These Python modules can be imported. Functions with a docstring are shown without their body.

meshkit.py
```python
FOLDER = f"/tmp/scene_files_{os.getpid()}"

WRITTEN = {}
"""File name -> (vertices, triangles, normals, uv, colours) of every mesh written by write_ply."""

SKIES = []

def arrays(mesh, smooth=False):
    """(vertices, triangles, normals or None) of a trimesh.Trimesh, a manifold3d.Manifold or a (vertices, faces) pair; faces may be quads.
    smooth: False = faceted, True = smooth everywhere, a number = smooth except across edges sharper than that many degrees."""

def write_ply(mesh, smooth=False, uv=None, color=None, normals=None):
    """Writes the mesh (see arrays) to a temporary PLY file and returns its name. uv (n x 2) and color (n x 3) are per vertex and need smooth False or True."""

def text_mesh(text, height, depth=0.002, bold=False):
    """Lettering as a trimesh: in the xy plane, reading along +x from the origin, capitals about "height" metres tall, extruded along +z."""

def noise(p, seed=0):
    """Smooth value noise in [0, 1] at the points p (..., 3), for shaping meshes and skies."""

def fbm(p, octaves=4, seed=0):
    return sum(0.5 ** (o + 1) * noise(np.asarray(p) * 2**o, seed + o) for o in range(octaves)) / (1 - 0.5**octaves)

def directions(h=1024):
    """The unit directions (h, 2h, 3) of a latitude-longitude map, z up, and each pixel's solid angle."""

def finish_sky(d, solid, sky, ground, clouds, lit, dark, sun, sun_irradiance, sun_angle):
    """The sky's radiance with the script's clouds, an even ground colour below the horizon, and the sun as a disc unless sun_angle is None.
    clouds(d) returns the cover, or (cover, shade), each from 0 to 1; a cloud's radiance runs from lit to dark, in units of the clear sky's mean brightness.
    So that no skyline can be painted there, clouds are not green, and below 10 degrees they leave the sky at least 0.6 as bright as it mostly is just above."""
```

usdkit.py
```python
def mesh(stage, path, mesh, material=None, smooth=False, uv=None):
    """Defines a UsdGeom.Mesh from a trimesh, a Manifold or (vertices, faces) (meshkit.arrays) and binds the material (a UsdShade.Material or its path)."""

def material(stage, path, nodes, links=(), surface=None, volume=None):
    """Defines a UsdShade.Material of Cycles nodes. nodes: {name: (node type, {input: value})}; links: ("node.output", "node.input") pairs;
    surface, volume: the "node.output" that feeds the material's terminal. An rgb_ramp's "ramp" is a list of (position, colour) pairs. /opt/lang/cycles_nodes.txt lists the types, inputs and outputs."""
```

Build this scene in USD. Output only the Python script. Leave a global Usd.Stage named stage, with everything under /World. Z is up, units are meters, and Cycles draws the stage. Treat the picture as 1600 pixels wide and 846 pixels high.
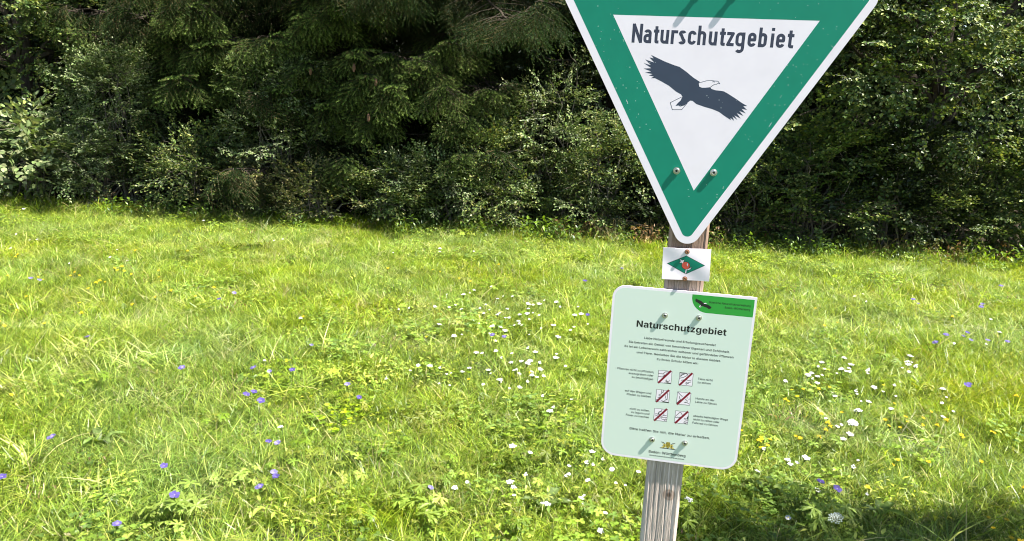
import glob, math, random
import numpy as np
import trimesh
from scipy.spatial.transform import Rotation
from shapely import affinity
from shapely.geometry import LineString, MultiPolygon, Point, Polygon, box
from shapely.ops import unary_union
from PIL import Image, ImageDraw, ImageFont
from pxr import Gf, Sdf, Usd, UsdGeom, UsdLux, UsdShade, Vt
import usdkit
from meshkit import fbm

stage = Usd.Stage.CreateInMemory()
UsdGeom.SetStageUpAxis(stage, UsdGeom.Tokens.z)
UsdGeom.SetStageMetersPerUnit(stage, 1.0)
UsdGeom.Xform.Define(stage, "/World")
UsdGeom.Scope.Define(stage, "/World/Looks")
T = Sdf.ValueTypeNames

# ------------------------------------------------------------------ camera, sky, sun
EYE = np.array([0.0, 0.0, 1.6])
PITCH, ROLL = math.radians(14.0), math.radians(2.6)
FWD = np.array([0, math.cos(PITCH), -math.sin(PITCH)])
UP0 = np.array([0, math.sin(PITCH), math.cos(PITCH)])
RGT = math.cos(ROLL) * np.array([1.0, 0, 0]) + math.sin(ROLL) * UP0
UPV = math.cos(ROLL) * UP0 - math.sin(ROLL) * np.array([1.0, 0, 0])
cam = UsdGeom.Camera.Define(stage, "/World/Camera")
cam.CreateHorizontalApertureAttr(36.0)
cam.CreateVerticalApertureAttr(36.0 * 541 / 1024)
cam.CreateFocalLengthAttr(27.0)
cam.CreateClippingRangeAttr(Gf.Vec2f(0.05, 2000))
cam.CreateExposureAttr(EXPOSURE := 1.65)
cam.AddTransformOp().Set(Gf.Matrix4d(*RGT, 0, *UPV, 0, *(-FWD), 0, *EYE, 1))

SUN = np.array([0.517, -0.203, 0.832]); SUN /= np.linalg.norm(SUN)
SUN_EL, SUN_ROT = math.asin(SUN[2]), math.atan2(SUN[0], SUN[1])
sun = UsdLux.DistantLight.Define(stage, "/World/Sun")
sun.CreateIntensityAttr(1.25)
sun.CreateAngleAttr(0.53)
sun.CreateColorAttr(Gf.Vec3f(1.0, 0.95, 0.86))
sun.GetPrim().CreateAttribute("inputs:normalize", T.Bool).Set(True)
_x = np.cross([0, 0, 1.0], SUN); _x /= np.linalg.norm(_x); _y = np.cross(SUN, _x)
sun.AddTransformOp().Set(Gf.Matrix4d(*_x, 0, *_y, 0, *SUN, 0, 0, 0, 0, 1))
dome = UsdLux.DomeLight.Define(stage, "/World/sky")
sky = usdkit.material(stage, "/World/Looks/sky_air", {
    "t": ("sky_texture", {"sky_type": "single_scattering", "sun_disc": False, "sun_elevation": SUN_EL, "sun_rotation": SUN_ROT}),
    "b": ("background_shader", {"strength": 0.066})}, [("t.color", "b.color")], surface="b.background")
UsdShade.MaterialBindingAPI.Apply(dome.GetPrim()).Bind(sky)
dome.GetPrim().SetCustomDataByKey("kind", "structure")
dome.GetPrim().SetCustomDataByKey("label", "clear daylight sky over the meadow")

# ------------------------------------------------------------------ helpers
COUNT = {}
def numbered(name, parent="/World"):
    k = COUNT.get((parent, name), 0); COUNT[(parent, name)] = k + 1
    return f"{parent}/{name}" + (f"_{k:03d}" if k else "")
def tag(p, label=None, cat=None, group=None, kind=None):
    for k, v in (("label", label), ("category", cat), ("group", group), ("kind", kind)):
        if v: p.SetCustomDataByKey(k, v)
def thing(name, label, cat, loc=(0, 0, 0), group=None, rotz=0.0):
    x = UsdGeom.Xform.Define(stage, numbered(name))
    x.AddTranslateOp().Set(Gf.Vec3d(*map(float, loc)))
    if rotz: x.AddRotateZOp().Set(rotz)
    tag(x.GetPrim(), label, cat, group)
    return x.GetPrim()
def put(name, mesh, mat, parent, smooth=False, label=None, kind=None, tint=None):
    path = numbered(name, str(parent.GetPath()) if not isinstance(parent, str) else parent)
    m = usdkit.mesh(stage, path, mesh, mat, smooth=smooth)
    if tint is not None:
        UsdGeom.PrimvarsAPI(m).CreatePrimvar("tint", T.Color3fArray, "vertex").Set(Vt.Vec3fArray.FromNumpy(np.asarray(tint, np.float32)))
    tag(m.GetPrim(), label, kind=kind)
    return m.GetPrim()

class Geo:
    """Collects vertices, triangles and a tint per vertex."""
    def __init__(self): self.v, self.f, self.c, self.n = [], [], [], 0
    def add(self, v, f, c):
        v = np.asarray(v, float); c = np.asarray(c, float)
        if c.ndim == 1: c = np.repeat(c[None], len(v), 0)
        self.v.append(v); self.f.append(np.asarray(f, int) + self.n); self.c.append(c); self.n += len(v)
    def arrays(self): return np.vstack(self.v), np.vstack(self.f), np.vstack(self.c)
    def put(self, name, mat, parent, **k):
        v, f, c = self.arrays()
        return put(name, (v, f), mat, parent, tint=c, **k)

def norm(a):
    a = np.asarray(a, float)
    return a / np.maximum(np.linalg.norm(a, axis=-1, keepdims=True), 1e-9)
def tube(pts, rad, sides=5, cap=True):
    pts = np.asarray(pts, float); rad = np.broadcast_to(rad, len(pts))
    t = norm(np.gradient(pts, axis=0)); ref = np.array([0.31, 0.17, 0.93])
    if abs(t[0] @ norm(ref)) > 0.9: ref = np.array([0.9, 0.3, 0.1])
    a = norm(np.cross(t, ref)); b = np.cross(t, a)
    ang = np.arange(sides) / sides * 2 * np.pi
    ring = pts[:, None] + rad[:, None, None] * (np.cos(ang)[None, :, None] * a[:, None] + np.sin(ang)[None, :, None] * b[:, None])
    v = ring.reshape(-1, 3); f = []
    for i in range(len(pts) - 1):
        for j in range(sides):
            k = (j + 1) % sides; p, q = i * sides, (i + 1) * sides
            f += [[p + j, p + k, q + k], [p + j, q + k, q + j]]
    if cap:
        v = np.vstack([v, pts[:1], pts[-1:]]); n = len(v)
        for j in range(sides):
            k = (j + 1) % sides; q = (len(pts) - 1) * sides
            f += [[k, j, n - 2], [q + j, q + k, n - 1]]
    return v, np.array(f)
def quats(z, up):
    """Orientations that turn local +z to z and local +y towards up."""
    z = norm(z); x = norm(np.cross(np.broadcast_to(up, z.shape), z)); y = np.cross(z, x)
    return Rotation.from_matrix(np.stack([x, y, z], -1)).as_quat()
def scatter(name, parent, protos, pos, quat, scale, idx, mat, kind="stuff", label=None):
    """A PointInstancer. protos: list of (mesh name, Geo)."""
    path = numbered(name, str(parent.GetPath()) if not isinstance(parent, str) else parent)
    pi = UsdGeom.PointInstancer.Define(stage, path)
    scope = UsdGeom.Scope.Define(stage, path + "/kinds")
    targets = [put(n, g.arrays()[:2], mat, scope.GetPrim(), tint=g.arrays()[2]).GetPath() for n, g in protos]
    pi.CreatePrototypesRel().SetTargets(targets)
    pi.CreatePositionsAttr(Vt.Vec3fArray.FromNumpy(np.asarray(pos, np.float32)))
    q = np.asarray(quat, float)
    pi.CreateOrientationsAttr(Vt.QuathArray([Gf.Quath(float(w), float(x), float(y), float(z)) for x, y, z, w in q]))
    s = np.asarray(scale, np.float32)
    if s.ndim == 1: s = np.repeat(s[:, None], 3, 1)
    pi.CreateScalesAttr(Vt.Vec3fArray.FromNumpy(s))
    pi.CreateProtoIndicesAttr(Vt.IntArray.FromNumpy(np.asarray(idx, np.int32)))
    tag(pi.GetPrim(), label, kind=kind)
    return pi.GetPrim()

# ------------------------------------------------------------------ materials
def plain(name, col, rough=0.5, metallic=0.0, spec=0.5):
    return usdkit.material(stage, "/World/Looks/" + name, {"p": ("principled_bsdf", {"base_color": col, "roughness": rough, "metallic": metallic, "specular_ior_level": spec})}, surface="p.BSDF")
def leafy(name, rough=0.45, trans=0.35, glow=(1.15, 1.1, 0.5), lo=0.72, hi=1.28, patch=None, spec=0.45):
    """Tint per vertex, varied per instance and, with patch, over the land; thin leaves let light through."""
    nodes = {"a": ("attribute", {"attribute": "tint"}), "o": ("object_info", {}),
             "mr": ("map_range", {"to_min": lo, "to_max": hi}), "h": ("hsv", {}),
             "mt": ("mix", {"mix_type": "multiply", "fac": 1.0, "color2": glow}),
             "p": ("principled_bsdf", {"roughness": rough, "specular_ior_level": spec}), "t": ("translucent_bsdf", {}), "m": ("mix_closure", {"fac": trans})}
    links = [("o.random", "mr.value"), ("a.color", "h.color"), ("mr.result", "h.value"), ("h.color", "p.base_color"),
             ("h.color", "mt.color1"), ("mt.color", "t.color"), ("p.BSDF", "m.closure1"), ("t.BSDF", "m.closure2")]
    if patch:
        nodes |= {"g": ("geometry", {}), "n": ("noise_texture", {"scale": patch, "detail": 3.0}), "mh": ("map_range", {"from_min": 0.3, "from_max": 0.7, "to_min": 0.487, "to_max": 0.511}),
                  "ms": ("map_range", {"from_min": 0.3, "from_max": 0.7, "to_min": 1.08, "to_max": 0.86})}
        links += [("g.position", "n.vector"), ("n.fac", "mh.value"), ("mh.result", "h.hue"), ("n.fac", "ms.value"), ("ms.result", "h.saturation")]
    return usdkit.material(stage, "/World/Looks/" + name, nodes, links, surface="m.closure")

GRASS = leafy("meadow_blades", 0.36, 0.44, (1.3, 1.25, 0.45), patch=0.9)
HERB = leafy("meadow_leaves", 0.45, 0.42, (1.3, 1.25, 0.5), patch=1.4)
LEAF = leafy("broad_leaves", 0.42, 0.26, spec=0.4)
NEEDLE = leafy("spruce_needles", 0.6, 0.15, (1.1, 1.1, 0.5), spec=0.2)
PETAL = leafy("petals", 0.6, 0.25, (1.0, 1.0, 1.0), 0.9, 1.1, spec=0.2)
def bark(name, a, b, scale):
    return usdkit.material(stage, "/World/Looks/" + name, {
        "tc": ("geometry", {}), "mp": ("mapping", {"scale": (1, 1, 0.25)}), "n": ("noise_texture", {"scale": scale, "detail": 6.0, "roughness": 0.65}),
        "r": ("rgb_ramp", {"ramp": [(0.3, a), (0.7, b)]}), "bp": ("bump", {"distance": 0.02, "strength": 0.7}), "p": ("principled_bsdf", {"roughness": 0.85, "specular_ior_level": 0.2})},
        [("tc.position", "mp.vector"), ("mp.vector", "n.vector"), ("n.fac", "r.fac"), ("r.color", "p.base_color"), ("n.fac", "bp.height"), ("bp.normal", "p.normal")], surface="p.BSDF")
BARK = bark("bark_brown", (0.03, 0.024, 0.018), (0.10, 0.08, 0.06), 22.0)
TWIG = bark("twig_grey", (0.08, 0.065, 0.05), (0.22, 0.19, 0.15), 30.0)

def soil(name, cols, scale):
    return usdkit.material(stage, "/World/Looks/" + name, {
        "g": ("geometry", {}), "n": ("noise_texture", {"scale": scale, "detail": 8.0, "roughness": 0.7}),
        "r": ("rgb_ramp", {"ramp": cols}), "b": ("bump", {"distance": 0.03, "strength": 0.8}), "p": ("principled_bsdf", {"roughness": 0.9, "specular_ior_level": 0.2})},
        [("g.position", "n.vector"), ("n.fac", "r.fac"), ("r.color", "p.base_color"), ("n.fac", "b.height"), ("b.normal", "p.normal")], surface="p.BSDF")
SOIL = soil("meadow_soil", [(0.3, (0.035, 0.05, 0.014)), (0.55, (0.06, 0.085, 0.02)), (0.75, (0.11, 0.11, 0.045))], 9.0)
LITTER = soil("leaf_litter", [(0.3, (0.018, 0.014, 0.009)), (0.6, (0.045, 0.033, 0.02)), (0.8, (0.09, 0.065, 0.04))], 14.0)

# ------------------------------------------------------------------ ground
def sheet(x0, x1, y0, y1, n, z, bump):
    X, Y = np.meshgrid(np.linspace(x0, x1, n), np.linspace(y0, y1, n), indexing="ij")
    P = np.stack([X, Y, 0 * X], -1); P[..., 2] = z + bump * (fbm(P * 1.3, 3) - 0.5)
    i = np.arange(n * n).reshape(n, n); q = np.stack([i[:-1, :-1], i[1:, :-1], i[1:, 1:], i[:-1, 1:]], -1).reshape(-1, 4)
    return P.reshape(-1, 3), q
gp = put("ground", sheet(-150, 150, -150, 150, 60, -0.01, 0.0), SOIL, "/World", label="flat ground under the meadow and wood", kind="structure")
ff = put("forest_floor", sheet(-14, 14, 7.7, 22, 60, 0.01, 0.02), LITTER, "/World", label="dark leaf-littered floor under the trees", kind="structure")

# ------------------------------------------------------------------ signs and post
# The sign plane: O_S on the post's front axis, u to the right, v up, w towards the path (millimetres in the tables below).
O_S = np.array([0.3618, 1.559, 1.2392])
YAW = math.radians(10.5)
U_S = np.array([math.cos(YAW), -math.sin(YAW), 0]); W_S = np.array([-math.sin(YAW), -math.cos(YAW), 0]); V_S = np.array([0, 0, 1.0])
def sign_thing(name, label, cat, v0):
    """An Xform standing at height v0 (mm) of the sign plane; local x = u, y = v, z = w, metres."""
    x = UsdGeom.Xform.Define(stage, numbered(name))
    o = O_S + V_S * v0 / 1000
    x.AddTransformOp().Set(Gf.Matrix4d(*U_S, 0, *V_S, 0, *W_S, 0, *o, 1))
    tag(x.GetPrim(), label, cat); x.GetPrim().SetCustomDataByKey("v0", float(v0))
    return x.GetPrim()
def polys(shape): return [g for g in getattr(shape, "geoms", [shape]) if g.geom_type == "Polygon" and g.area > 1e-3]
def slab(shape, w0, w1, v0=0.0, bevel=0.0):
    """Extrudes a shape given in mm from w0 to w1 (mm); returns metres."""
    ms = [trimesh.creation.extrude_polygon(g, w1 - w0, engine="earcut") for g in polys(shape)]
    m = trimesh.util.concatenate(ms); m.apply_translation([0, -v0, w0]); m.apply_scale(0.001)
    return m
def line(pts, w, cap="flat"): return LineString(pts).buffer(w / 2, cap_style=cap, join_style="round", quad_segs=6)

FONT = glob.glob("/opt/blender-*/*/datafiles/fonts/Inter.woff2")[0]
def letters(text, weight=400, px=110):
    """Outline of a line of text with capitals 1 unit tall, from its left edge, baseline at 0."""
    font = ImageFont.truetype(FONT, px)
    try: font.set_variation_by_axes([14, weight])
    except Exception: pass
    x0, y0, x1, y1 = font.getbbox(text, anchor="ls")
    im = Image.new("L", (x1 - x0 + 8, y1 - y0 + 8)); ImageDraw.Draw(im).text((4 - x0, 4 - y0), text, 255, font, anchor="ls")
    on = np.pad(np.asarray(im) > 127, ((0, 0), (1, 1))).astype(np.int8)
    rows, starts = np.nonzero(np.diff(on, axis=1) == 1); ends = np.nonzero(np.diff(on, axis=1) == -1)[1]
    s = unary_union([box(a, -r - 1, b, -r) for a, b, r in zip(starts, ends, rows)]).buffer(0.7).buffer(-0.7).simplify(0.8)
    k = 1 / (0.727 * px)
    s = affinity.affine_transform(s, [k, 0, 0, k, 0, (4 - y0) * k])
    return affinity.translate(s, -s.bounds[0], 0)
def fit_text(text, u0, u1, v, cap, weight=500):
    s = letters(text, weight); w = s.bounds[2]
    return affinity.translate(affinity.scale(s, (u1 - u0) / w, cap, origin=(0, 0)), u0, v)

WHITE = usdkit.material(stage, "/World/Looks/sign_white", {
    "g": ("texture_coordinate", {}), "n": ("noise_texture", {"scale": 14.0, "detail": 5.0}), "r": ("rgb_ramp", {"ramp": [(0.3, (0.84, 0.765, 0.85)), (0.7, (0.90, 0.825, 0.91))]}),
    "p": ("principled_bsdf", {"roughness": 0.4})}, [("g.object", "n.vector"), ("n.fac", "r.fac"), ("r.color", "p.base_color")], surface="p.BSDF")
def speckled(name, col, dust, amount, rough):
    """Sign paint with fine pale specks of dirt and a slight unevenness."""
    return usdkit.material(stage, "/World/Looks/" + name, {
        "g": ("texture_coordinate", {}), "v": ("voronoi_texture", {"scale": 240.0, "randomness": 1.0}), "lt": ("math", {"math_type": "less_than", "value2": 0.22}),
        "big": ("noise_texture", {"scale": 9.0, "detail": 4.0}), "mb": ("map_range", {"from_min": 0.45, "from_max": 0.7, "to_min": 0.0, "to_max": amount, "clamp": True}),
        "wn": ("white_noise_texture", {}), "lt2": ("math", {"math_type": "less_than"}), "mul": ("math", {"math_type": "multiply"}),
        "n2": ("noise_texture", {"scale": 25.0, "detail": 6.0}), "r2": ("map_range", {"to_min": 0.9, "to_max": 1.1}), "hv": ("hsv", {"color": col}),
        "mx": ("mix", {"color2": dust}), "p": ("principled_bsdf", {"roughness": rough, "specular_ior_level": 0.3})},
        [("g.object", "v.vector"), ("v.distance", "lt.value1"), ("g.object", "big.vector"), ("big.fac", "mb.value"), ("v.color", "wn.vector"), ("wn.value", "lt2.value1"), ("mb.result", "lt2.value2"),
         ("lt.value", "mul.value1"), ("lt2.value", "mul.value2"), ("g.object", "n2.vector"), ("n2.fac", "r2.value"), ("r2.result", "hv.value"), ("hv.color", "mx.color1"), ("mul.value", "mx.fac"), ("mx.color", "p.base_color")], surface="p.BSDF")
GREEN = speckled("sign_green", (0.006, 0.225, 0.147), (0.40, 0.58, 0.50), 0.2, 0.42)
SLATE = speckled("sign_slate", (0.045, 0.06, 0.10), (0.35, 0.4, 0.45), 0.3, 0.45)
INK_BLUE = plain("lettering_blue_black", (0.035, 0.04, 0.075), 0.5)
PALE = plain("sign_pale_green", (0.67, 0.765, 0.695), 0.33)
INK = plain("print_black", (0.012, 0.012, 0.013), 0.45)
LOGO_GREEN = plain("logo_green", (0.03, 0.33, 0.045), 0.4)
RED = plain("slash_dark_red", (0.21, 0.005, 0.028), 0.45)
GOLD = plain("crest_yellow", (0.62, 0.48, 0.06), 0.45)
HIP = plain("rosehip_red", (0.72, 0.10, 0.07), 0.45)
STEEL = plain("bolt_steel", (0.62, 0.60, 0.58), 0.32, 1.0)
RUST = plain("screw_rusty_copper", (0.36, 0.17, 0.10), 0.45, 0.7)
DARK = plain("socket_dark", (0.02, 0.018, 0.017), 0.6)
PLATE = plain("plate_aluminium", (0.55, 0.55, 0.56), 0.4, 0.9)

# --- the post: a square-sawn weathered timber with cracks and raised grain
WOOD = usdkit.material(stage, "/World/Looks/weathered_wood", {
    "g": ("texture_coordinate", {}), "m1": ("mapping", {"scale": (120, 120, 4.0)}), "n1": ("noise_texture", {"scale": 1.0, "detail": 6.0, "roughness": 0.62, "distortion": 0.9}),
    "m2": ("mapping", {"scale": (420, 420, 22.0)}), "n2": ("noise_texture", {"scale": 1.0, "detail": 3.0}),
    "m3": ("mapping", {"scale": (14, 14, 4.0)}), "n3": ("noise_texture", {"scale": 1.0, "detail": 3.0}),
    "r1": ("rgb_ramp", {"ramp": [(0.24, (0.10, 0.075, 0.065)), (0.34, (0.40, 0.325, 0.29)), (0.55, (0.55, 0.45, 0.405)), (0.8, (0.68, 0.57, 0.52))]}),
    "r2": ("map_range", {"from_min": 0.3, "from_max": 0.7, "to_min": 0.78, "to_max": 1.12}), "r3": ("map_range", {"from_min": 0.3, "from_max": 0.7, "to_min": 0.85, "to_max": 1.12}),
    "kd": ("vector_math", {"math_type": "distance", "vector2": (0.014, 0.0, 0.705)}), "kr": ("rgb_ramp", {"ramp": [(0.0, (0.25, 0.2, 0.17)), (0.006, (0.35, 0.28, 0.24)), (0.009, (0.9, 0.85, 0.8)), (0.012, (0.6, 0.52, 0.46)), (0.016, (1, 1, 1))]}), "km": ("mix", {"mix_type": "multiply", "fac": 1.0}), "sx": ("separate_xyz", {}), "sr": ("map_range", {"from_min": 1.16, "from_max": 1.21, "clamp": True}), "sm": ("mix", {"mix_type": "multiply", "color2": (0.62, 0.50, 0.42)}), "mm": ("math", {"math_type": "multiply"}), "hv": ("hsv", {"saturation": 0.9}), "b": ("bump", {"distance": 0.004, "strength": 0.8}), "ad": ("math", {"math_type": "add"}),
    "p": ("principled_bsdf", {"roughness": 0.85, "specular_ior_level": 0.2})},
    [("g.object", "m1.vector"), ("m1.vector", "n1.vector"), ("g.object", "m2.vector"), ("m2.vector", "n2.vector"), ("g.object", "m3.vector"), ("m3.vector", "n3.vector"), ("n1.fac", "r1.fac"), ("n2.fac", "r2.value"), ("n3.fac", "r3.value"),
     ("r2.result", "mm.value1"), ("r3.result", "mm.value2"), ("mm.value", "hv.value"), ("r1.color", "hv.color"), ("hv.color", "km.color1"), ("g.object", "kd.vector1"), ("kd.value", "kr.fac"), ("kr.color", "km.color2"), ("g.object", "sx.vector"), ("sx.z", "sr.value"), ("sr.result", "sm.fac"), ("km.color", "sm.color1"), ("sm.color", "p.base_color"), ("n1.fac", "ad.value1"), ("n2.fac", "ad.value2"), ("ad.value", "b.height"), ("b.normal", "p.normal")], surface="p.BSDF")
def post_mesh(z0, z1):
    """Square post 80 x 80 mm, chamfered, its sides ploughed by grain grooves and a few deep drying cracks; local y = depth, front at y = 0."""
    prof = []
    h, ch = 0.040, 0.006
    for a, b in (((-h, ch), (-h + ch, 0)), ((-h + ch, 0), (h - ch, 0)), ((h - ch, 0), (h, ch)), ((h, ch), (h, 2 * h - ch)), ((h, 2 * h - ch), (h - ch, 2 * h)), ((h - ch, 2 * h), (-h + ch, 2 * h)), ((-h + ch, 2 * h), (-h, 2 * h - ch)), ((-h, 2 * h - ch), (-h, ch))):
        n = max(2, int(np.hypot(b[0] - a[0], b[1] - a[1]) / 0.0013)) if a[1] < 0.02 and b[1] < 0.02 else 6
        prof += [(a[0] + (b[0] - a[0]) * t, a[1] + (b[1] - a[1]) * t) for t in np.arange(n) / n]
    prof = np.array(prof); m = len(prof); zs = np.linspace(z0, z1, 260); nz = len(zs)
    c = np.array([0, h]); out = norm(np.c_[prof - c]) 
    P = np.zeros((nz, m, 3)); P[..., 0] = prof[:, 0]; P[..., 1] = prof[:, 1]; P[..., 2] = zs[:, None]
    q = np.stack([P[..., 0] * 260 + 1.2 * np.sin(P[..., 2] * 4 + 1), P[..., 1] * 260, P[..., 2] * 5], -1)
    d = (fbm(q, 3, 5) - 0.5) * 0.0022
    rng = np.random.default_rng(8)
    for _ in range(15):
        u0, zc, L, dep = rng.uniform(-0.037, 0.037), rng.uniform(z0, z1), rng.uniform(0.12, 0.5), rng.uniform(0.0015, 0.005)
        uu = u0 + 0.002 * np.sin((P[..., 2] - zc) * 14 + u0 * 300) 
        d -= dep * np.exp(-((P[..., 0] - uu) / 0.0011) ** 2) * np.clip(1 - ((P[..., 2] - zc) / L) ** 2, 0, 1) * (P[..., 1] < 0.02)
    P[..., 0] += out[None, :, 0] * d; P[..., 1] += out[None, :, 1] * d
    i = np.arange(nz * m).reshape(nz, m); j = np.roll(i, -1, 1)
    f = np.stack([i[:-1], j[:-1], j[1:], i[1:]], -1).reshape(-1, 4)
    f = np.vstack([f[:, [0, 1, 2]], f[:, [0, 2, 3]]])
    v = np.vstack([P.reshape(-1, 3), [[0, h, z0], [0, h, z1 + 0.012]]]); n = len(v)
    f = np.vstack([f, np.c_[np.roll(i[0], -1), i[0], np.full(m, n - 2)], np.c_[i[-1], np.roll(i[-1], -1), np.full(m, n - 1)]])
    return v, f
front = O_S - W_S * 0.0075
pt = thing("wooden_post", "weathered grey wooden post with cracked grain carrying the three signs", "post", (front[0], front[1], 0), rotz=-10.5)
put("timber", post_mesh(-0.35, O_S[2] + 0.575), WOOD, pt, smooth=40)

def bolt(parent, u, v, v0, reach, r=6.2, mat=None, tilt=(0, 0), name="bolt", w0=0.4):
    """A round-headed bolt with washer, standing reach mm off the plate; head with a socket."""
    mat = mat or STEEL
    prof = [(0, 0), (r + 1.2, 0), (r + 1.2, 1.2), (r * 0.78, 1.3), (r * 0.78, reach - 3.6), (r, reach - 3.4), (r, reach - 1.4), (r * 0.86, reach - 0.3), (r * 0.52, reach), (r * 0.46, reach - 0.2), (r * 0.44, reach - 1.6), (0, reach - 1.6)]
    m = trimesh.creation.revolve(np.array(prof), sections=22)
    m.apply_transform(trimesh.transformations.rotation_matrix(math.radians(tilt[0]), [1, 0, 0]) @ trimesh.transformations.rotation_matrix(math.radians(tilt[1]), [0, 1, 0]))
    m.apply_translation([u, v - v0, w0]); m.apply_scale(0.001)
    b = put(name, m, mat, parent, smooth=35)
    s = trimesh.creation.cylinder(r * 0.42, 0.6, sections=6)
    s.apply_translation([0, 0, reach - 1.25])
    s.apply_transform(trimesh.transformations.rotation_matrix(math.radians(tilt[0]), [1, 0, 0]) @ trimesh.transformations.rotation_matrix(math.radians(tilt[1]), [0, 1, 0]))
    s.apply_translation([u, v - v0, w0]); s.apply_scale(0.001)
    put("socket", s, DARK, b)

# --- the triangular reserve sign
V0 = 45.0
tri = sign_thing("triangular_sign", "large green and white inverted triangular nature reserve sign with a black eagle", "sign", V0)
inner = Polygon([(-188.7, 492.3), (199.1, 492.3), (0.2, 156.9)])
outer = affinity.translate(inner.buffer(69, join_style="mitre"), -3.5, 0).buffer(-27).buffer(27, quad_segs=16)
put("panel", slab(outer, -3.0, 0, V0), WHITE, tri)
put("green_border", slab(outer.buffer(-15.0).difference(inner), 0.012, 0.05, V0), GREEN, tri)

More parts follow.
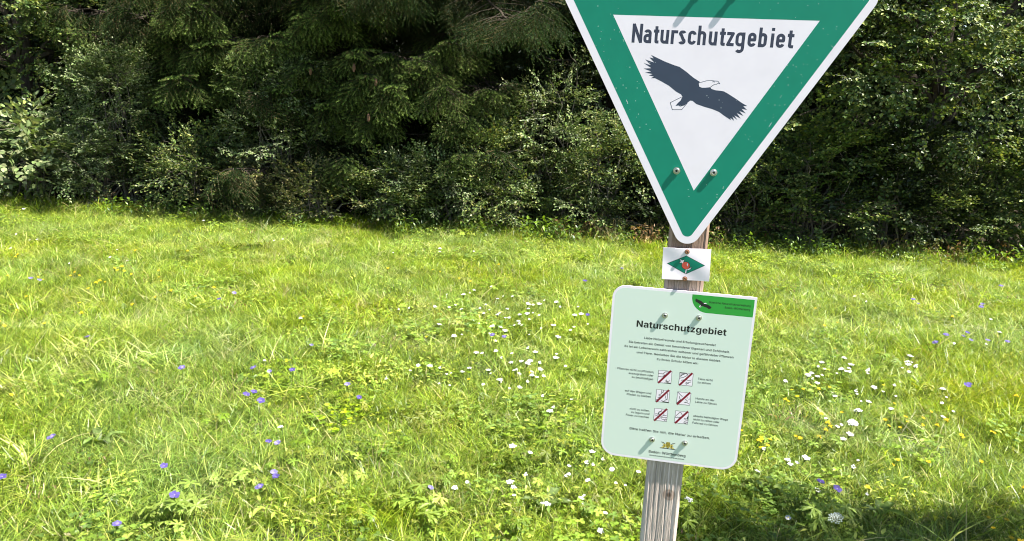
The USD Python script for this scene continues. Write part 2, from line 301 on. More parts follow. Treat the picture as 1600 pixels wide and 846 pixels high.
def arc(cx, cy, rx, ry, a0, a1, n=10):
    a = np.radians(np.linspace(a0, a1, n)); return list(zip(cx + rx * np.cos(a), cy + ry * np.sin(a)))
def road_letters(spec, H, X, t):
    """Narrow road-sign lettering: strokes of width t. spec: (letter, left, right)."""
    out = []
    for ch, l, r in spec:
        a, b = l + t / 2, r - t / 2; w = b - a; m = (a + b) / 2; q = min(w / 2, 6.2); k = X - t / 2; lo = t / 2
        S = []
        bowl = arc(b - q, k - q, q, q, 0, 90) + arc(a + q, k - q, q, q, 90, 180) + arc(a + q, lo + q, q, q, 180, 270) + arc(b - q, lo + q, q, q, 270, 360) + [(b, k - q)]
        if ch == "N": S = [[(a, 0), (a, H)], [(b, 0), (b, H)], [(a - 0.3, H - 0.5), (b + 0.3, 0.5)]]
        elif ch == "a": S = [[(b, 0)] + arc(b - q, k - q, q, q, 0, 90) + arc(a + q, k - q, q, q, 90, 155), [(b, X * 0.56)] + arc(a + q * 0.9, X * 0.56 - q * 0.85, q * 0.9, q * 0.85, 90, 180) + arc(a + q * 0.9, lo + q * 0.85, q * 0.9, q * 0.85, 180, 270) + [(b - 2, lo), (b, lo + 2.5)]]
        elif ch == "t": S = [[(a + 1.8, H * 0.9)] + arc(a + 1.8 + q * 0.8, lo + q * 0.8, q * 0.8, q * 0.8, 180, 270) + [(r, lo)], [(l - 0.5, X - t / 2), (r, X - t / 2)]]
        elif ch == "u": S = [[(a, X)] + arc(a + q, lo + q, q, q, 180, 270) + arc(b - q, lo + q, q, q, 270, 360), [(b, X), (b, 0)]]
        elif ch == "r": S = [[(a, 0), (a, X)], arc(a + q, k - q, q, q, 180, 90) + [(r, k)]]
        elif ch == "s": S = [arc(b - q * 0.8, k - q * 0.75, q * 0.8, q * 0.75, 20, 90) + arc(a + q * 0.8, k - q * 0.72, q * 0.8, q * 0.72, 90, 245) + arc(b - q * 0.8, lo + q * 0.75, q * 0.8, q * 0.75, 65, -90) + arc(a + q * 0.8, lo + q * 0.75, q * 0.8, q * 0.75, 270, 200)]
        elif ch == "c": S = [arc(b - q, k - q, q, q, 8, 90) + arc(a + q, k - q, q, q, 90, 180) + arc(a + q, lo + q, q, q, 180, 270) + arc(b - q, lo + q, q, q, 270, 352)]
        elif ch == "h": S = [[(a, 0), (a, H)], arc(a + q, k - q, q, q, 180, 90) + arc(b - q, k - q, q, q, 90, 0) + [(b, 0)]]
        elif ch == "z": S = [[(l, k), (b, k), (a, lo), (r, lo)]]
        elif ch == "g": S = [bowl, [(b, X)] + arc(b - q, -9.5 + q, q, q, 0, -90) + arc(a + q, -9.5 + q, q, q, 270, 215)]
        elif ch == "e": S = [[(a, X * 0.5), (b, X * 0.5)] + arc(b - q, k - q, q, q, 0, 90) + arc(a + q, k - q, q, q, 90, 180) + arc(a + q, lo + q, q, q, 180, 270) + arc(b - q, lo + q, q, q, 270, 345)]
        elif ch == "b": S = [[(a, 0), (a, H)], bowl]
        elif ch == "i": S = [[(m, 0), (m, X)], [(m, H - t * 0.95), (m, H)]]
        out.append(unary_union([line(s, t) for s in S]))
    return out
zx = [("N", 130, 212), ("a", 222, 284), ("t", 302, 342), ("u", 354, 420), ("r", 436, 488), ("s", 496, 552), ("c", 568, 632), ("h", 642, 706), ("u", 728, 792), ("t", 812, 854), ("z", 864, 922), ("g", 932, 1002), ("e", 1024, 1087), ("b", 1104, 1167), ("i", 1192, 1222), ("e", 1236, 1301), ("t", 1320, 1366)]
k = 305.5 / 1236
word = road_letters([(c, -148.5 + (l - 130) * k, -148.5 + (r - 130) * k) for c, l, r in zx], 36.0, 26.0, 5.7)
for s in word:
    put("letter", slab(affinity.translate(s, 0, 440.8), 0.012, 0.06, V0), INK_BLUE, tri)
EBODY = Polygon([(-108.5, 418.8), (-80.9, 407.3), (-60.5, 400.5), (-51.5, 398.3), (-37.5, 389.6), (-23.4, 379.3), (-9.5, 371.5), (-11.1, 367.5), (-9.4, 361.9), (-4.0, 360.2), (2.5, 360.5), (11.7, 362.2), (13.6, 359.0), (21.4, 356.8), (37.8, 355.4), (45.8, 351.6), (63.0, 342.0), (74.6, 334.9), (85.6, 329.4), (77.9, 328.8), (86.2, 321.8), (75.4, 323.6), (84.4, 315.3), (71.6, 319.1), (80.6, 310.1), (67.3, 314.9), (75.8, 304.8), (63.1, 310.3), (69.7, 301.9), (59.9, 307.9), (63.8, 299.8), (56.3, 305.1), (57.6, 300.8), (49.7, 305.2), (42.8, 309.2), (33.4, 315.4), (19.8, 320.2), (4.1, 323.8), (-11.8, 328.5), (-20.0, 334.3), (-24.5, 334.5), (-29.5, 329.8), (-34.5, 324.7), (-42.9, 322.1), (-45.6, 324.0), (-52.1, 322.8), (-48.2, 328.5), (-43.1, 333.6), (-40.1, 341.4), (-43.2, 345.7), (-53.6, 350.7), (-67.9, 361.0), (-84.1, 369.1), (-96.8, 374.6), (-104.6, 374.3), (-99.4, 377.8), (-109.5, 379.3), (-102.0, 382.3), (-117.1, 384.5), (-105.3, 387.2), (-120.6, 392.2), (-105.6, 393.5), (-120.8, 402.5), (-106.8, 399.1), (-118.8, 409.7), (-100.6, 404.3), (-110.9, 413.7), (-102.6, 412.3)]).buffer(0)
EHEAD = [(-10.2, 369.7), (-4.0, 371.5), (3.3, 374.0), (11.9, 375.2), (18.5, 374.2), (25.0, 374.1), (29.2, 369.3), (26.3, 370.4), (23.0, 368.3), (17.1, 366.6), (12.1, 362.2), (2.5, 360.5), (-6.2, 360.3), (-10.2, 363.6)]
ETAIL = [(-41.6, 340.7), (-62.7, 328.7), (-57.4, 315.2), (-39.3, 316.1), (-29.5, 329.4)]
eagle_lines = unary_union([line(EHEAD[:8], 0.9), line(EHEAD[7:11], 1.1), line([(14.5, 372.3), (17, 372.8), (19.5, 372.1)], 1.0), line(ETAIL, 1.1)])
put("eagle_emblem", slab(EBODY.union(eagle_lines), 0.012, 0.06, V0), SLATE, tri)
bolt(tri, -37.6, 194.7, V0, 4.6, 6.0, tilt=(2, -7))
bolt(tri, 35.3, 195.8, V0, 4.6, 6.0, tilt=(-1, 2))
bolt(tri, -28.0, 536.0, V0, 7.4, 6.0)
bolt(tri, 40.0, 536.0, V0, 7.4, 6.0)
scr = [[(226, 448), (231, 444), (237, 446)], [(229, 440), (227, 434), (231, 431)], [(262, 478), (258, 470)], [(240, 452), (243, 447)], [(-150, 330), (-146, 322)], [(135, 300), (131, 292)]]
for s in scr:
    put("scratch", slab(line(s, 0.7), 0.06, 0.075, V0), WHITE, tri)

# --- the little waymark plate, slightly buckled
V0 = -34.0
wmk = sign_thing("waymark_sign", "small white trail plate with a red rosehip on a green diamond", "sign", V0)
quad = Polygon([(-50.0, 34.0), (47.3, 38.2), (49.9, -29.8), (-46.9, -33.4)])
def buckle(m):
    v = np.array(m.vertices) * 1000; u, vv = v[:, 0], v[:, 1] - 34
    v[:, 2] += 1.6 * (u / 50) ** 2 * (0.5 + 0.5 * np.sin(u / 17 + 1)) + 0.9 * np.sin(u / 23 + vv / 15)
    m.vertices = v / 1000; return m
def fine(shape, w0, w1):
    m = slab(shape, w0, w1, V0); m = m.subdivide_to_size(0.006); return buckle(m)
put("plate", fine(quad, -1.2, 0), WHITE, wmk)
dia = Polygon([(-39.4, 0.7), (-1.3, 21.1), (38.2, 3.4), (1.4, -18.9)])
hip = affinity.rotate(affinity.scale(Point(-0.6, -0.4).buffer(1, quad_segs=10), 8.2, 7.6), -35)
star = Polygon([(-6.2, 6.2), (-4.6, 11.8), (-8.2, 10.2), (-14.2, 12.6), (-11.6, 8.2), (-13.8, 3.6), (-9.4, 5.2), (-7.4, 2.6)])
stem = Polygon([(0.3, -8.0), (2.6, -7.6), (1.8, -17.6), (-0.8, -18.0)])
twig = Polygon([(2.4, -9.0), (6, -6.6), (11.5, -2.6), (9.2, -7.6), (4.6, -10.2)])
put("diamond", fine(dia.buffer(-0.9).difference(unary_union([hip, star, stem, twig]).buffer(0.9)), 0.012, 0.05), GREEN, wmk)
put("outline", fine(dia.difference(dia.buffer(-0.9)).union(unary_union([hip, star, stem, twig]).buffer(0.9).difference(unary_union([hip, star, stem, twig])).intersection(dia)), 0.012, 0.06), INK, wmk)
put("rosehip", fine(hip.difference(affinity.translate(affinity.scale(hip, 0.14, 0.45), 3.2, 2.4)), 0.012, 0.055), HIP, wmk)
for (u, v) in ((-0.7, 29.2), (0.1, -28.4)):
    bolt(wmk, u, v, V0, 3.9, 3.8, RUST, name="screw", w0=0.9)

# --- the information board
V0 = -451.0
inf = sign_thing("information_board", "pale green information board with rules and pictograms, lowest sign on the post", "sign", V0)
R = Polygon([(-146.5, -55), (150.0, -55), (150.0, -451), (-146.5, -451)])
def corners(poly, u0, v0, u1, v1, tl, tr, bl, br):
    p = [(u0 + tl, v0)] + [(u1 - tr, v0)] + arc(u1 - tr, v0 - tr, tr, tr, 90, 0) + arc(u1 - br, v1 + br, br, br, 0, -90) + arc(u0 + bl, v1 + bl, bl, bl, 270, 180) + arc(u0 + tl, v0 - tl, tl, tl, 180, 90)
    return Polygon(p).buffer(0)
plate = corners(R, -146.5, -55, 150.0, -451, 27, 1.5, 33, 33)
logo = Polygon([(19.1, -60.6), (145.4, -60.6), (145.4, -98.6), (50.0, -98.6)] + arc(52, -66, 33, 32.6, 262, 182, 14)).buffer(0)
put("panel", slab(plate, -2.5, 0, V0), WHITE, inf)
put("pale_green_face", slab(plate.buffer(-5.0).difference(logo.buffer(0.6)), 0.012, 0.04, V0), PALE, inf)
put("logo_panel", slab(logo, 0.012, 0.05, V0), LOGO_GREEN, inf)
sc = 36.2 / 206.4
def mini(s): return affinity.translate(affinity.scale(s, sc, sc, origin=(-17.6, 360)), 42.8 + 17.6, -79.3 - 360)
put("eagle_emblem", slab(mini(EBODY), 0.065, 0.085, V0), INK, inf)
put("eagle_white", slab(mini(unary_union([Polygon(EHEAD).buffer(0), Polygon(ETAIL).buffer(0)]).difference(EBODY)), 0.065, 0.08, V0), WHITE, inf)
TEXT = [("Naturschutzgebiet", -90.7, 96.7, -143.8, 14.5, 760), ("Liebe Naturfreunde und Erholungssuchende!", -72.2, 77.5, -169.4, 4.8, 680),
        ("Sie betreten ein Gebiet von besonderer Eigenart und Schönheit.", -104.2, 107.8, -181.6, 4.8, 680), ("Es ist ein Lebensraum zahlreicher seltener und gefährdeter Pflanzen", -112.1, 116.8, -192.2, 4.8, 680),
        ("und Tiere. Genießen Sie die Natur in diesem Gebiet.", -85.2, 91.7, -203.5, 4.8, 680), ("Zu ihrem Schutz bitten wir:", -41.6, 46.1, -214.3, 4.8, 680),
        ("· Pflanzen nicht zu pflücken,", -127.5, -44.4, -245.0, 4.6, 640), ("auszugraben oder", -98.4, -45.1, -253.2, 4.6, 640), ("zu beschädigen", -91.2, -45.1, -261.5, 4.6, 640),
        ("auf den Wegen und", -103.5, -46.3, -294.7, 4.6, 640), ("Pfaden zu bleiben", -98.7, -46.3, -302.6, 4.6, 640),
        ("nicht zu zelten,", -89.4, -46.3, -335.9, 4.6, 640), ("zu lagern und", -85.9, -46.2, -343.6, 4.6, 640), ("Feuer zu machen", -96.8, -46.2, -351.4, 4.6, 640),
        ("Tiere nicht", 48.9, 79.8, -248.8, 4.6, 640), ("zu stören", 48.8, 76.1, -256.7, 4.6, 640), ("Hunde an der", 48.6, 88.0, -294.0, 4.6, 640), ("Leine zu führen", 48.6, 93.7, -302.1, 4.6, 640),
        ("abseits befestigter Wege", 47.5, 121.1, -335.0, 4.6, 640), ("nicht zu reiten oder", 48.2, 103.8, -343.1, 4.6, 640), ("Fahrrad zu fahren", 47.5, 100.7, -351.3, 4.6, 640),
        ("Bitte helfen Sie mit, die Natur zu erhalten.", -86.1, 88.3, -383.2, 5.5, 660), ("Baden-Württemberg", -39.8, 40.5, -433.1, 6.2, 700), ("REGIERUNGSPRÄSIDIUM KARLSRUHE", -37.8, 38.4, -440.2, 2.5, 700),
        ("Staatliche Naturschutzverwaltung", 54.3, 138.4, -76.4, 4.3, 560), ("Baden-Württemberg", 87.5, 138.3, -84.8, 4.3, 560)]
for t, u0, u1, v, cap, wt in TEXT:
    put("lettering", slab(fit_text(t, u0, u1, v, cap, wt), 0.065, 0.085, V0), INK, inf)
# pictograms: a black-framed white square, a line drawing and a dark red slash; drawings in a unit square
DRAW = [
    [[(0, .72), (.35, .72), (.5, .9), (.72, .92), (.78, .8)], [(0, .5), (.3, .47), (.42, .55), (.5, .66)], [(.35, .62), (.62, .7), (.6, .82)], [(.62, .3), (.72, .14), (.66, .02)], [(.72, .14), (.9, .26)], [(.72, .14), (.55, .2)], [(.72, .1), (.95, .03)], [(.5, .04), (.98, .03)]],
    [[(0, .96), (.5, .94), (.6, .86)], [(.04, .86), (.4, .9)], [(.06, .76), (.3, .84)], [(.05, .66), (.2, .76)], [(0, .52), (.3, .62), (.55, .8), (.62, .9)], [(.15, .38), (.45, .46), (.78, .44), (.9, .5)], [(.5, .3), (.62, .2), (.7, .28), (.9, .34)], [(.5, .16), (.6, .1)], [(.55, .2), (.75, .18)]],
    [[(.4, 1), (.4, .78), (.5, .78), (.52, 1)], [(.2, .58), (.38, .66), (.42, .76)], [(.2, .5), (.5, .5)], [(.15, .3), (.28, .4), (.36, .32)], [(0, .12), (.14, .2)], [(.72, .58), (.74, .34)], [(.84, .2), (.86, .7), (.8, .8)], [(.4, .12), (.62, .1), (.72, .2), (.84, .32)], [(.5, .04), (.98, .03)], [(.6, .07), (.96, .05)]],
    [[(.02, .98), (.2, .8), (.4, .64)], [(.18, .66), (.2, .5), (.28, .4), (.2, .28), (.02, .08)], [(.24, .36), (.1, .16)], [(.6, .44), (.74, .4), (.78, .28)], [(.86, .46), (.94, .54)], [(.8, .6), (.7, .56)], [(.56, .18), (.8, .2), (.9, .12)], [(.66, .26), (.72, .18)]],
    [[(.56, 1), (.54, .8), (.44, .72)], [(.5, .46), (.36, .54), (.36, .68), (.46, .8)], [(.4, .48), (.3, .6), (.38, .76)], [(.64, .42), (.74, .52), (.72, .64)], [(.1, .5), (.14, .56), (.34, .52)], [(.12, .4), (.4, .38), (.6, .4), (.74, .5), (.94, .5)], [(.5, .28), (.74, .34), (.98, .34)], [(.3, .2), (.5, .24)], [(.56, .2), (.8, .12), (.9, .04)], [(.8, .14), (.88, .22), (.96, .14)]],
    [[(.04, .52), (.16, .68), (.34, .9), (.44, .86), (.5, .74), (.6, .64)], [(.02, .46), (.16, .44), (.2, .5), (.34, .46), (.4, .54)], [(.3, .44), (.32, .36)], [(.96, .7), (.96, .36)], [(.92, .6), (.9, .42), (.7, .44), (.8, .34)], [(.98, .66), (.94, .5), (.98, .38)], [(.96, .3), (.78, .24), (.7, .1), (.76, .02)], [(.98, .18), (.84, .12), (.8, .04), (.98, .02)]]]
PUV = [(-35.5, -236.2), (9.4, -236.2), (-36.0, -280.9), (9.0, -281.0), (-36.3, -325.3), (8.8, -325.4)]
for n, ((u, v), dr) in enumerate(zip(PUV, DRAW)):
    S = 29.2
    cell = box(u, v - S, u + S, v)
    pc = put("pictogram", slab(cell, 0.055, 0.075, V0), WHITE, inf)
    fr = cell.difference(cell.buffer(-0.75))
    dw = unary_union([line([(u + a * S, v - S + b * S) for a, b in p], 1.15) for p in dr]).intersection(cell)
    put("drawing", slab(fr.union(dw), 0.09, 0.105, V0), INK, pc)
    put("red_slash", slab(line([(u + .06 * S, v - 1.03 * S), (u + .92 * S, v + .04 * S)], 4.3), 0.098, 0.125, V0), RED, pc)
# the state crest: shield between two rampant supporters on a base line
cu, cv = 0.4, -411.3
yel = unary_union([Polygon([(cu - 4, cv + 6), (cu + 4, cv + 6), (cu + 4, cv - 2), (cu, cv - 6), (cu - 4, cv - 2)]), Polygon([(cu - 13, cv + 7), (cu - 9, cv + 3), (cu - 5, cv + 5), (cu - 5, cv - 5), (cu - 15, cv - 6), (cu - 9, cv - 1)]), Polygon([(cu + 13, cv + 7), (cu + 9, cv + 3), (cu + 5, cv + 5), (cu + 5, cv - 5), (cu + 15, cv - 6), (cu + 9, cv - 1)]), box(cu - 4, cv + 6.4, cu + 4, cv + 9)])
cr = put("state_crest", slab(yel, 0.055, 0.075, V0), GOLD, inf)
blk = unary_union([line([(cu - 15, cv + 7.6), (cu - 10, cv + 7), (cu - 7, cv + 3)], 1.4), line([(cu + 15, cv + 7.6), (cu + 10, cv + 7), (cu + 7, cv + 3)], 1.4), line([(cu - 17, cv - 6.8), (cu + 17, cv - 6.8)], 1.5), line([(cu - 4, cv + 6.2), (cu + 4, cv + 6.2), (cu + 4, cv - 2), (cu, cv - 6), (cu - 4, cv - 2), (cu - 4, cv + 6.2)], 0.9),
                   line([(cu - 2.6, cv + 4), (cu + 2.4, cv + 4)], 1.2), line([(cu - 2.6, cv + 1.2), (cu + 2.4, cv + 1.2)], 1.2), line([(cu - 2, cv - 1.6), (cu + 1.8, cv - 1.6)], 1.2), line([(cu - 12, cv - 1), (cu - 7, cv), (cu - 9, cv - 6)], 1.0), line([(cu + 12, cv - 1), (cu + 7, cv), (cu + 9, cv - 6)], 1.0), line([(cu - 4, cv + 8), (cu + 4, cv + 8)], 0.8)])
put("crest_lines", slab(blk, 0.09, 0.105, V0), INK, cr)
for (u, v) in ((-33.3, -112.3), (37.2, -110.4), (-35.0, -400.6), (35.8, -399.2)):
    bolt(inf, u, v, V0, 4.5, 4.9)

# ------------------------------------------------------------------ meadow plants
def blade_set(rng, n, R, h, w, lean, cols, curl=0.5, segs=3):
    """n grass blades rooted within radius R; each a tapering, bending strip."""
    g = Geo()
    r = R * np.sqrt(rng.random(n)); a = rng.random(n) * 2 * np.pi
    base = np.stack([r * np.cos(a), r * np.sin(a), np.full(n, -0.01)], 1)
    H = rng.uniform(*h, n); W = rng.uniform(*w, n); L = rng.uniform(*lean, n) * H
    da = rng.random(n) * 2 * np.pi; D = np.stack([np.cos(da), np.sin(da), 0 * da], 1)
    sa = da + np.pi / 2 + rng.normal(0, 0.5, n); S = np.stack([np.cos(sa), np.sin(sa), 0.15 * rng.normal(size=n)], 1)
    cols = np.array(cols); col = cols[rng.integers(0, len(cols), n)] * rng.uniform(0.45, 1.4, (n, 1))
    t = np.array([0, 0.4, 0.75, 1.0]) if segs == 3 else np.array([0, 0.3, 0.55, 0.8, 1.0])
    wid = np.array([0.8, 1.0, 0.65, 0.0]) if segs == 3 else np.array([0.7, 1.0, 0.9, 0.55, 0.0])
    k = len(t); V, C, F = [], [], []
    drop = curl * rng.random(n)
    for i in range(n):
        mid = base[i] + np.outer(t ** 1.7, D[i] * L[i]); mid[:, 2] += H[i] * (t - drop[i] * t ** 3 * 0.55)
        e = np.outer(wid, S[i] * W[i] / 2)
        V.append(np.vstack([mid[:-1] - e[:-1], mid[:-1] + e[:-1], mid[-1:]]))
        shade = np.repeat(col[i][None], k, 0)
        C.append(np.vstack([shade[:-1], shade[:-1], shade[-1:]]))
        f = []
        for j in range(k - 2): f += [[j, k - 1 + j, k + j], [j, k + j, j + 1]]
        f.append([k - 2, 2 * k - 3, 2 * k - 2]); F.append(np.array(f) + i * (2 * k - 1))
    g.add(np.vstack(V), np.vstack(F), np.vstack(C)); return g

def leaf_tris(base, d, s, n, L, W, fold=0.18, droop=0.2, wide=0.4):
    """A pointed leaf: a midrib with two folded halves. Returns vertices, triangles."""
    p = lambda t, o: base + d * (L * t) + s * (W / 2 * o) + n * (abs(o) * fold * W / 2 - droop * L * t * t)
    v = [p(0, 0), p(wide * 0.55, -0.8), p(wide * 1.35, -0.88), p(1, 0), p(wide * 1.35, 0.88), p(wide * 0.55, 0.8), p(0.55, 0)]
    return np.array(v), np.array([[0, 6, 1], [1, 6, 2], [2, 6, 3], [0, 5, 6], [5, 4, 6], [4, 3, 6]])
def frame(d, rng=None, up=(0, 0, 1.0)):
    d = norm(d); s = norm(np.cross(d, up) + 1e-6); return d, s, np.cross(s, d)

def lobed(g, c, r, n_lobes, up, rot, col, rng, split=2):
    """A palmate, deeply cut leaf of radius r lying across up."""
    up = norm(up); x = norm(np.cross(up, [0.3, 0.9, 0.1])); y = np.cross(up, x)
    for i in range(n_lobes):
        a = rot + (i - (n_lobes - 1) / 2) * (5.2 / n_lobes)
        d = np.cos(a) * x + np.sin(a) * y; ln = r * (1 - 0.28 * abs(i - (n_lobes - 1) / 2) / (n_lobes / 2)) * rng.uniform(0.9, 1.1)
        for q in ((0,) if split == 1 else (-1, 0, 1)):
            b = a + q * 0.36; e = norm(np.cos(b) * x + np.sin(b) * y)
            st = c if q == 0 else c + d * ln * 0.38
            v, f = leaf_tris(st, e, np.cross(up, e), up, ln * (1 if q == 0 else 0.52), ln * (0.3 if q == 0 else 0.2), 0.25, 0.22, 0.5)
            g.add(v, f, col * rng.uniform(0.9, 1.1))

G1, G2, G3, G4, STRAW = (0.215, 0.34, 0.03), (0.33, 0.435, 0.052), (0.13, 0.225, 0.022), (0.45, 0.49, 0.085), (0.54, 0.47, 0.23)
def herb_leaves(rng, n, R, hz, ln, wr, cols, tilt=0.5, fold=0.2):
    """Small oval leaves on short stalks."""
    g = Geo()
    for _ in range(n):
        r, a, h = R * math.sqrt(rng.random()), rng.random() * 6.28, rng.uniform(*hz)
        b = np.array([r * math.cos(a), r * math.sin(a), h]); col = np.array(cols[rng.integers(len(cols))]) * rng.uniform(0.8, 1.2)
        d, s, nn = frame(np.array([math.cos(a + rng.normal(0, 1)), math.sin(a + rng.normal(0, 1)), rng.normal(0, tilt)]))
        L = rng.uniform(*ln); v, f = leaf_tris(b, d, s, nn, L, L * wr, fold, 0.25); g.add(v, f, col)
        if rng.random() < 0.5:
            sv = np.array([[b[0] * 0.8 - 0.001, b[1] * 0.8, 0], [b[0] * 0.8 + 0.001, b[1] * 0.8, 0], b]); g.add(sv, [[0, 1, 2]], col * 0.8)
    return g
def clover(rng, n, R, cols):
    g = Geo()
    for _ in range(n):
        r, a, h = R * math.sqrt(rng.random()), rng.random() * 6.28, rng.uniform(0.03, 0.09); rot = rng.random() * 6.28
        b = np.array([r * math.cos(a), r * math.sin(a), h]); col = np.array(cols[rng.integers(len(cols))]) * rng.uniform(0.8, 1.2)
        up = norm(np.array([rng.normal(0, 0.35), rng.normal(0, 0.35), 1]))
        for i in range(3):
            q = rot + i * 2.09; d, s, nn = frame(np.array([math.cos(q), math.sin(q), 0.15]), up=up)
            v, f = leaf_tris(b, d, s, nn, rng.uniform(0.013, 0.019), 0.013, 0.2, 0.1, 0.52); g.add(v, f, col)
    return g
def cranesbill(rng, n, R, cols, rr=(0.02, 0.038), hh=(0.04, 0.10)):
    g = Geo()
    for _ in range(n):
        r, a, h = R * math.sqrt(rng.random()), rng.random() * 6.28, rng.uniform(*hh)
        c = np.array([r * math.cos(a), r * math.sin(a), h]); col = np.array(cols[rng.integers(len(cols))]) * rng.uniform(0.85, 1.15)
        lobed(g, c, rng.uniform(*rr), 5, [0.35 * math.cos(a) + rng.normal(0, .2), 0.35 * math.sin(a) + rng.normal(0, .2), 1], rng.random() * 6.28, col, rng)
        v, f = tube([[c[0] * 0.35, c[1] * 0.35, 0], [c[0] * 0.7, c[1] * 0.7, h * 0.6], c], 0.0011, 3, False); g.add(v, f, np.array(G3))
    return g
def rosette(rng, n, ln, wr, cols, rise=(0.35, 0.95)):
    """Broad dock- or plantain-like leaves in two halves along a bending midrib."""
    g = Geo(); g.leaves = []
    for i in range(n):
        a = i / n * 6.28 + rng.normal(0, 0.3); L = rng.uniform(*ln); W = L * wr * rng.uniform(0.8, 1.2); e = rng.uniform(*rise)
        d0 = np.array([math.cos(a), math.sin(a), 0]); s = np.array([-math.sin(a), math.cos(a), 0]); col = np.array(cols[rng.integers(len(cols))]) * rng.uniform(0.9, 1.1)
        t = np.linspace(0, 1, 7); mid = np.outer(L * t * (0.45 + 0.45 * t), d0); mid[:, 2] = L * e * (t - 0.62 * t ** 2.2)
        wd = W / 2 * np.array([0.12, 0.3, 0.8, 1, 0.85, 0.5, 0]); upv = np.array([0, 0, 1.0])
        wav = 0.12 * W * np.sin(t * 14 + i)[:, None] * upv
        l = mid - np.outer(wd, s) + 0.3 * np.outer(wd, upv) + wav; r = mid + np.outer(wd, s) + 0.3 * np.outer(wd, upv) - wav
        f = []
        for j in range(6): f += [[j, 7 + j, 8 + j], [j, 8 + j, j + 1], [14 + j, j, j + 1], [14 + j, j + 1, 15 + j]]
        cc = np.vstack([np.repeat([col * 1.25], 7, 0), np.repeat([col], 14, 0)])
        g.add(np.vstack([mid, l, r]), f, cc); g.leaves.append((np.vstack([mid, l, r]), np.array(f), cc))
    return g
def straw(rng, n, R, h):
    g = Geo()
    for _ in range(n):
        r, a = R * math.sqrt(rng.random()), rng.random() * 6.28; H = rng.uniform(*h); b = np.array([r * math.cos(a), r * math.sin(a), 0]); d = np.array([math.cos(a * 3), math.sin(a * 3), 0]) * H * rng.uniform(0.1, 0.6)
        col = np.array(STRAW) * rng.uniform(0.55, 1.0); t = np.linspace(0, 1, 5)[:, None]
        p = b + d * t ** 1.6 + np.array([0, 0, H]) * (t - 0.15 * t ** 3); v, f = tube(p, np.linspace(0.0012, 0.0006, 5), 3, False); g.add(v, f, col)
        for q in np.linspace(0.78, 1.0, 9):
            c = b + d * q ** 1.6 + np.array([0, 0, H]) * (q - 0.15 * q ** 3); dd, s, nn = frame(np.array([rng.normal(0, 0.5), rng.normal(0, 0.5), 0.8]))
            v, f = leaf_tris(c, dd, s, nn, 0.011, 0.003); g.add(v, f, col * 0.8)
    return g

RNG = np.random.default_rng(4)
def in_view(x, y, m=0.5): return (np.abs(x) < 0.72 * (y + 0.1) + m)
def field(rng, dens, y0, y1, m=0.6, keep=None):
    """Random points on the meadow in and a little beside the view, dens(y) per square metre."""
    out = []
    for ya in np.arange(y0, y1, 0.5):
        hw = 0.72 * (ya + 0.6) + m; n = rng.poisson(dens(ya) * 2 * hw * 0.5)
        out.append(np.c_[rng.uniform(-hw, hw, n), rng.uniform(ya, ya + 0.5, n)])
    p = np.vstack(out)
    if keep is not None: p = p[keep(p) > rng.random(len(p))]
    return np.c_[p, np.zeros(len(p))]
def upright(rng, n, tilt=0.12):
    up = norm(np.c_[rng.normal(0, tilt, n), rng.normal(0, tilt, n), np.ones(n)]); a = rng.random(n) * 6.28
    return quats(up, np.c_[np.cos(a), np.sin(a), 0 * a])
def patchy(p, s, seed, lo=0.4, hi=0.6): return np.clip((fbm(np.c_[p[:, :2] * s, 0 * p[:, 0]], 3, seed) - lo) / (hi - lo), 0, 1)
def meadow(name, label, protos, pts, scale, mat, tilt=0.12):
    n = len(pts); scatter(name, "/World", protos, pts, upright(RNG, n, tilt), RNG.uniform(*scale, n), RNG.integers(0, len(protos), n), mat, label=label)

EDGE = 8.05
green = [G1, G1, G2, G2, G3, G3, G4]
meadow("meadow_grass", "short bright green meadow grass covering the whole foreground", [("grass_tuft", blade_set(RNG, 240, 0.13, (0.03, 0.085), (0.0018, 0.0033), (0.5, 1.6), green + [STRAW] * (i == 0), 0.9)) for i in range(5)],
       field(RNG, lambda y: 95 if y < 5 else 72, 1.0, EDGE), (0.75, 1.3), GRASS)
meadow("long_grass", "longer arching grass blades standing out of the meadow", [("arching_tuft", blade_set(RNG, 34, 0.07, (0.09, 0.19), (0.0028, 0.005), (0.6, 1.5), green + [STRAW], 1.0, 4)) for i in range(4)],
       field(RNG, lambda y: 4, 1.0, EDGE, keep=lambda p: 0.25 + 0.75 * patchy(p, 0.9, 3)), (0.7, 1.25), GRASS)
meadow("meadow_herbs", "small leafy herbs growing low among the grass", [("herb_clump", herb_leaves(RNG, 60, 0.12, (0.02, 0.085), (0.010, 0.030), 0.42, [G1, G2, G4])) for i in range(3)] + [("clover_clump", clover(RNG, 46, 0.12, [G1, G2, (0.14, 0.24, 0.04)])) for i in range(2)],
       field(RNG, lambda y: 20, 1.0, EDGE, keep=lambda p: 0.2 + 0.8 * patchy(p, 1.3, 9)), (0.7, 1.3), HERB)
meadow("cut_leaved_herbs", "finely cut palmate leaves spread between the grass in front", [("palmate_clump", cranesbill(RNG, 13, 0.11, [G1, G2, (0.19, 0.25, 0.03), (0.24, 0.27, 0.04)])) for i in range(4)],
       field(RNG, lambda y: 12 if y < 3.4 else 5 if y < 5 else 2, 1.0, EDGE, keep=lambda p: 0.12 + 0.88 * patchy(p, 1.1, 14)), (0.7, 1.25), HERB)
meadow("broad_leaves", "scattered broad pale green leaves among the grass", [("leaf_rosette", rosette(RNG, 5, (0.06, 0.12), 0.3, [G2, G1, (0.13, 0.20, 0.05)])) for i in range(3)],
       field(RNG, lambda y: 2.5 if y < 4.5 else 1.0, 1.0, EDGE, keep=lambda p: patchy(p, 0.8, 21)), (0.7, 1.2), HERB, 0.25)
